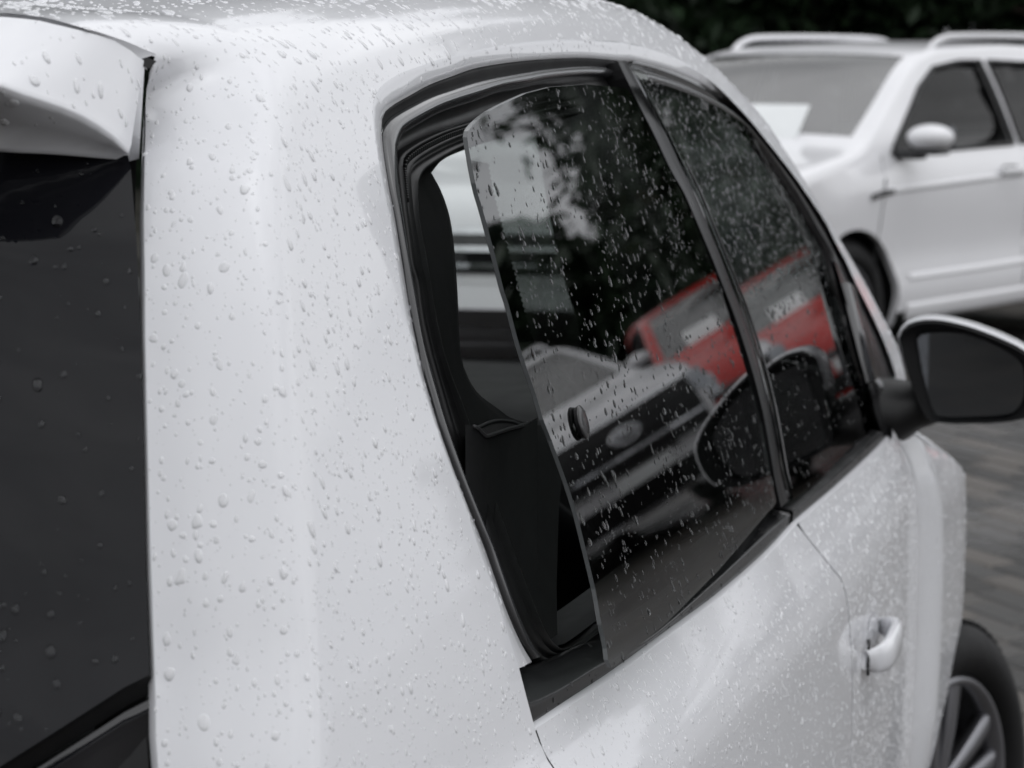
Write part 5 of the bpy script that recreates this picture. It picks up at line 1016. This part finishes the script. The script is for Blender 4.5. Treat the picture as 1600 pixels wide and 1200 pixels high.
# ================================================================ rain drops
def drop_template(nr, ns):
    V = []
    for i in range(nr):
        t = (math.pi/2)*i/nr; V += [(math.cos(t)*math.cos(2*math.pi*j/ns), math.cos(t)*math.sin(2*math.pi*j/ns), math.sin(t)) for j in range(ns)]
    V.append((0, 0, 1)); F = []
    for i in range(nr - 1):
        for j in range(ns): F.append((i*ns + j, i*ns + (j+1) % ns, (i+1)*ns + (j+1) % ns, (i+1)*ns + j))
    for j in range(ns): F.append(((nr-1)*ns + j, (nr-1)*ns + (j+1) % ns, nr*ns, nr*ns))
    return np.array(V), np.array(F)
def add_drops(P, Nn, rad, parent, seed, hgt=(.28, .5), stretch=(1.0, 1.7), world=True, m=None, name='raindrops'):
    "beads of water at points P with normals Nn: squashed domes, a little longer down the slope, each with its own outline"
    rg_ = np.random.default_rng(seed); n_all = len(P); Vs = []; Fs = []; base = 0
    down = np.array([0, 0, -1.0]) - Nn*(-Nn[:, 2:3]); ln = np.linalg.norm(down, axis=1)[:, None]; down = np.where(ln < .05, np.array([1.0, 0, 0]), down/np.maximum(ln, 1e-6))
    side = np.cross(Nn, down); k = rg_.normal(0, .18, n_all)[:, None]; down = down + side*k; down /= np.linalg.norm(down, axis=1)[:, None]; side = np.cross(Nn, down)
    for lo_, hi_, nr, ns in ((0, .0013, 2, 7), (.0013, .0024, 3, 9), (.0024, 1, 4, 14)):
        idx = np.where((rad >= lo_) & (rad < hi_))[0]
        if not len(idx): continue
        T, F = drop_template(nr, ns); n = len(idx); a = rg_.uniform(*stretch, n); b = np.clip(rg_.normal(1, .12, n), .7, 1.3)/np.sqrt(a)**.5; h_ = rg_.uniform(*hgt, n)
        ang = np.arctan2(T[:, 1], T[:, 0]); rr = 1 + sum(rg_.normal(0, s_, (n, 1))*np.cos(q*ang[None] + rg_.uniform(0, 6.28, (n, 1))) for q, s_ in ((2, .07), (3, .06), (4, .035)))
        u = T[None, :, 0]*rr*a[:, None]; v = T[None, :, 1]*rr*b[:, None]; tear = 1 + .22*rg_.uniform(-.3, 1, (n, 1))*np.clip(u, -1, 1); v = v*tear
        w = T[None, :, 2]*h_[:, None]*(1 + .18*np.clip(u, -1, 1)) - .03
        r = rad[idx][:, None, None]
        X = P[idx][:, None] + r*(down[idx][:, None]*u[..., None] + side[idx][:, None]*v[..., None] + Nn[idx][:, None]*w[..., None])
        Vs.append(X.reshape(-1, 3)); F_ = (F[None] + (np.arange(n)*len(T))[:, None, None] + base).reshape(-1, 4); Fs.append(F_); base += n*len(T)
    V = np.concatenate(Vs); F = np.concatenate(Fs)
    return V, F
def link_drops(V, F, parent, m, name='raindrops'):
    me = bpy.data.meshes.new(name); me.from_pydata(V.tolist(), [], [tuple(dict.fromkeys(f)) for f in F.tolist()]); me.polygons.foreach_set('use_smooth', [True]*len(me.polygons)); me.update()
    return link(name, me, m, parent, world=True, kind='stuff')
def sample(V, F, dens, seed):
    "random points on a mesh, dens(centre) drops per square metre"
    rg_ = np.random.default_rng(seed); V = np.asarray(V, float); T = []
    for f in F:
        T.append(f[:3])
        if len(f) == 4: T.append((f[0], f[2], f[3]))
    T = np.array(T); a, b, c = V[T[:, 0]], V[T[:, 1]], V[T[:, 2]]; cr_ = np.cross(b - a, c - a); A = np.linalg.norm(cr_, axis=1)/2
    lam = A*dens((a + b + c)/3); n = rg_.poisson(lam); i = np.repeat(np.arange(len(T)), n); u = rg_.random((len(i), 2)); fl_ = u.sum(1) > 1; u[fl_] = 1 - u[fl_]
    P = a[i] + (b - a)[i]*u[:, :1] + (c - a)[i]*u[:, 1:]
    # smooth normals
    vn = np.zeros_like(V)
    for k in range(3): np.add.at(vn, T[:, k], cr_)
    vn /= np.linalg.norm(vn, axis=1)[:, None] + 1e-12
    Nn = vn[T[i, 0]]*(1 - u.sum(1))[:, None] + vn[T[i, 1]]*u[:, :1] + vn[T[i, 2]]*u[:, 1:]; Nn /= np.linalg.norm(Nn, axis=1)[:, None]
    return P, Nn
def sizes(n, med, sig, lo, hi, seed): return np.clip(np.random.default_rng(seed).lognormal(math.log(med), sig, n), lo, hi)
def thin(P, r, k=1.0):
    "drop the beads that would overlap a bigger one"
    o = np.argsort(-r); keep = np.zeros(len(P), bool); cell = {}; g = .008
    for i in o:
        c = tuple((P[i]//g).astype(int)); ok = True
        for dx in (-1, 0, 1):
            for dy_ in (-1, 0, 1):
                for dz in (-1, 0, 1):
                    for j in cell.get((c[0]+dx, c[1]+dy_, c[2]+dz), ()):
                        if np.sum((P[i] - P[j])**2) < (k*(r[i] + r[j]))**2: ok = False; break
                    if not ok: break
                if not ok: break
            if not ok: break
        if ok: keep[i] = True; cell.setdefault(c, []).append(i)
    return keep
def wet(parent, V, F, dens, med, sig, lo, hi, seed, m, **kw):
    P, Nn = sample(V, F, dens, seed); r = sizes(len(P), med, sig, lo, hi, seed + 1); k = thin(P, r); Vd, Fd = add_drops(P[k], Nn[k], r[k], parent, seed + 2, **kw)
    return Vd, Fd
# bodywork: bigger beads on the corner post, finer and denser towards the door
sv_, sf_ = skin
isband = lambda c: (c[:, 0] < XC_(np.clip(c[:, 2], .2, 1.38)) + .015) & (c[:, 2] < 1.40)
def d_band(c): return np.where(isband(c) & (c[:, 2] > .9), 21000, 0)
def d_side(c): return np.where(~isband(c) & (c[:, 2] > .5) & (c[:, 1] < -.45) & (c[:, 2] < 1.42), 21000, 0)
def d_roof(c): return np.where(~isband(c) & (c[:, 2] >= 1.42) & (c[:, 1] < -.25), 8500, 0)
VF = [wet(bo, sv_, sf_, d_band, .00085, .62, .0004, .0038, 21, None, hgt=(.18, .32)), wet(bo, sv_, sf_, d_side, .0008, .52, .00035, .0030, 31, None, stretch=(1.1, 2.0)), wet(bo, sv_, sf_, d_roof, .0012, .55, .0005, .0042, 41, None, stretch=(1.1, 2.2)),
      wet(bo, *face_out(*ret, (0, -1, 0)), lambda c: np.where(c[:, 2] > 1.1, 12000, 4000), .0008, .4, .0004, .0018, 51, None, stretch=(1.4, 2.6))]
link_drops(*join(*VF) if False else (lambda q: (q[0], np.array(q[1])))(join(*[(v, [tuple(f) for f in f_]) for v, f_ in VF])), bo, M['water_paint'])
v_, f_ = wet(door, *dv, lambda c: np.where(c[:, 2] > .35, 20000, 0), .00095, .5, .0004, .0026, 61, None, stretch=(1.0, 2.0), hgt=(.3, .48)); link_drops(v_, f_, door, M['water_door'])
v_, f_ = wet(door, *wv, lambda c: np.where(c[:, 2] > .2, 9000, 0), .00095, .5, .0005, .0026, 71, None, hgt=(.25, .4)); wing_o = [o for o in bpy.data.objects if o.name.startswith('front_wing')][0]; link_drops(v_, f_, wing_o, M['water_door'])
# panes
qo, qf = face_out(qd[0], region(densify(qpts, .01), [], .03)[1], (0, -1, 0))
def clump(c): return 6800*(.35 + 1.3*np.clip(np.sin(c[:, 0]*23 + 1.3)*np.sin(c[:, 2]*31) + .3, 0, 1))
v_, f_ = wet(qpane, qo, qf, clump, .0010, .45, .0004, .0026, 81, None, stretch=(1.2, 2.2), hgt=(.35, .6)); link_drops(v_, f_, qpane, M['water'])
do_, df_ = face_out(dd[0], region(densify(np.array(EXT['door_pane']), .01), [], .03)[1], (0, -1, 0))
v_, f_ = wet(dpane, do_, df_, lambda c: np.where(c[:, 2] > 1.12, 12000, 2000), .0012, .42, .0005, .0026, 91, None, stretch=(1.1, 1.9), hgt=(.4, .65)); link_drops(v_, f_, dpane, M['water'])
# tailgate glass, panel and spoiler
rw = bpy.data.objects['rear_window']; V = np.array([v.co[:] for v in rw.data.vertices]); F = [tuple(p.vertices) for p in rw.data.polygons]
v_, f_ = wet(rw, *face_out(V, F, (-1, 0, 0)), lambda c: np.where((c[:, 1] < -.3), 2400, 200), .0017, .5, .0005, .0040, 101, None, stretch=(1.0, 1.25), hgt=(.45, .7)); link_drops(v_, f_, rw, M['water'])
tp2 = bpy.data.objects['tail_panel']; V = np.array([v.co[:] for v in tp2.data.vertices]); F = [tuple(p.vertices) for p in tp2.data.polygons]
v_, f_ = wet(tp2, *face_out(V, F, (-1, 0, 0)), lambda c: np.where((c[:, 1] < -.4) & (c[:, 2] > .85), 3000, 0), .0012, .5, .0005, .0036, 111, None, stretch=(1.0, 1.3), hgt=(.45, .7)); link_drops(v_, f_, tp2, M['water'])
v_, f_ = wet(tg, *face_out(*sv, (0, 0, 1)), lambda c: np.where((c[:, 1] < -.2) & (c[:, 2] > 1.39), 5500, 0), .0014, .55, .0005, .004, 121, None, stretch=(1.2, 2.2)); link_drops(v_, f_, bpy.data.objects['spoiler'], M['water_paint'])
# black trims
for o in [o for o in bpy.data.objects if o.name.split('.')[0] in ('belt_trim',)]:
    V = np.array([v.co[:] for v in o.data.vertices]); F = [tuple(p.vertices) for p in o.data.polygons if len(p.vertices) == 4]
    v_, f_ = wet(o, *face_out(V, F, (0, -1, .3)), lambda c: np.full(len(c), 5200.), .0009, .45, .0004, .0022, 131 + len(o.name), None, stretch=(1.1, 1.8)); link_drops(v_, f_, o, M['water'])
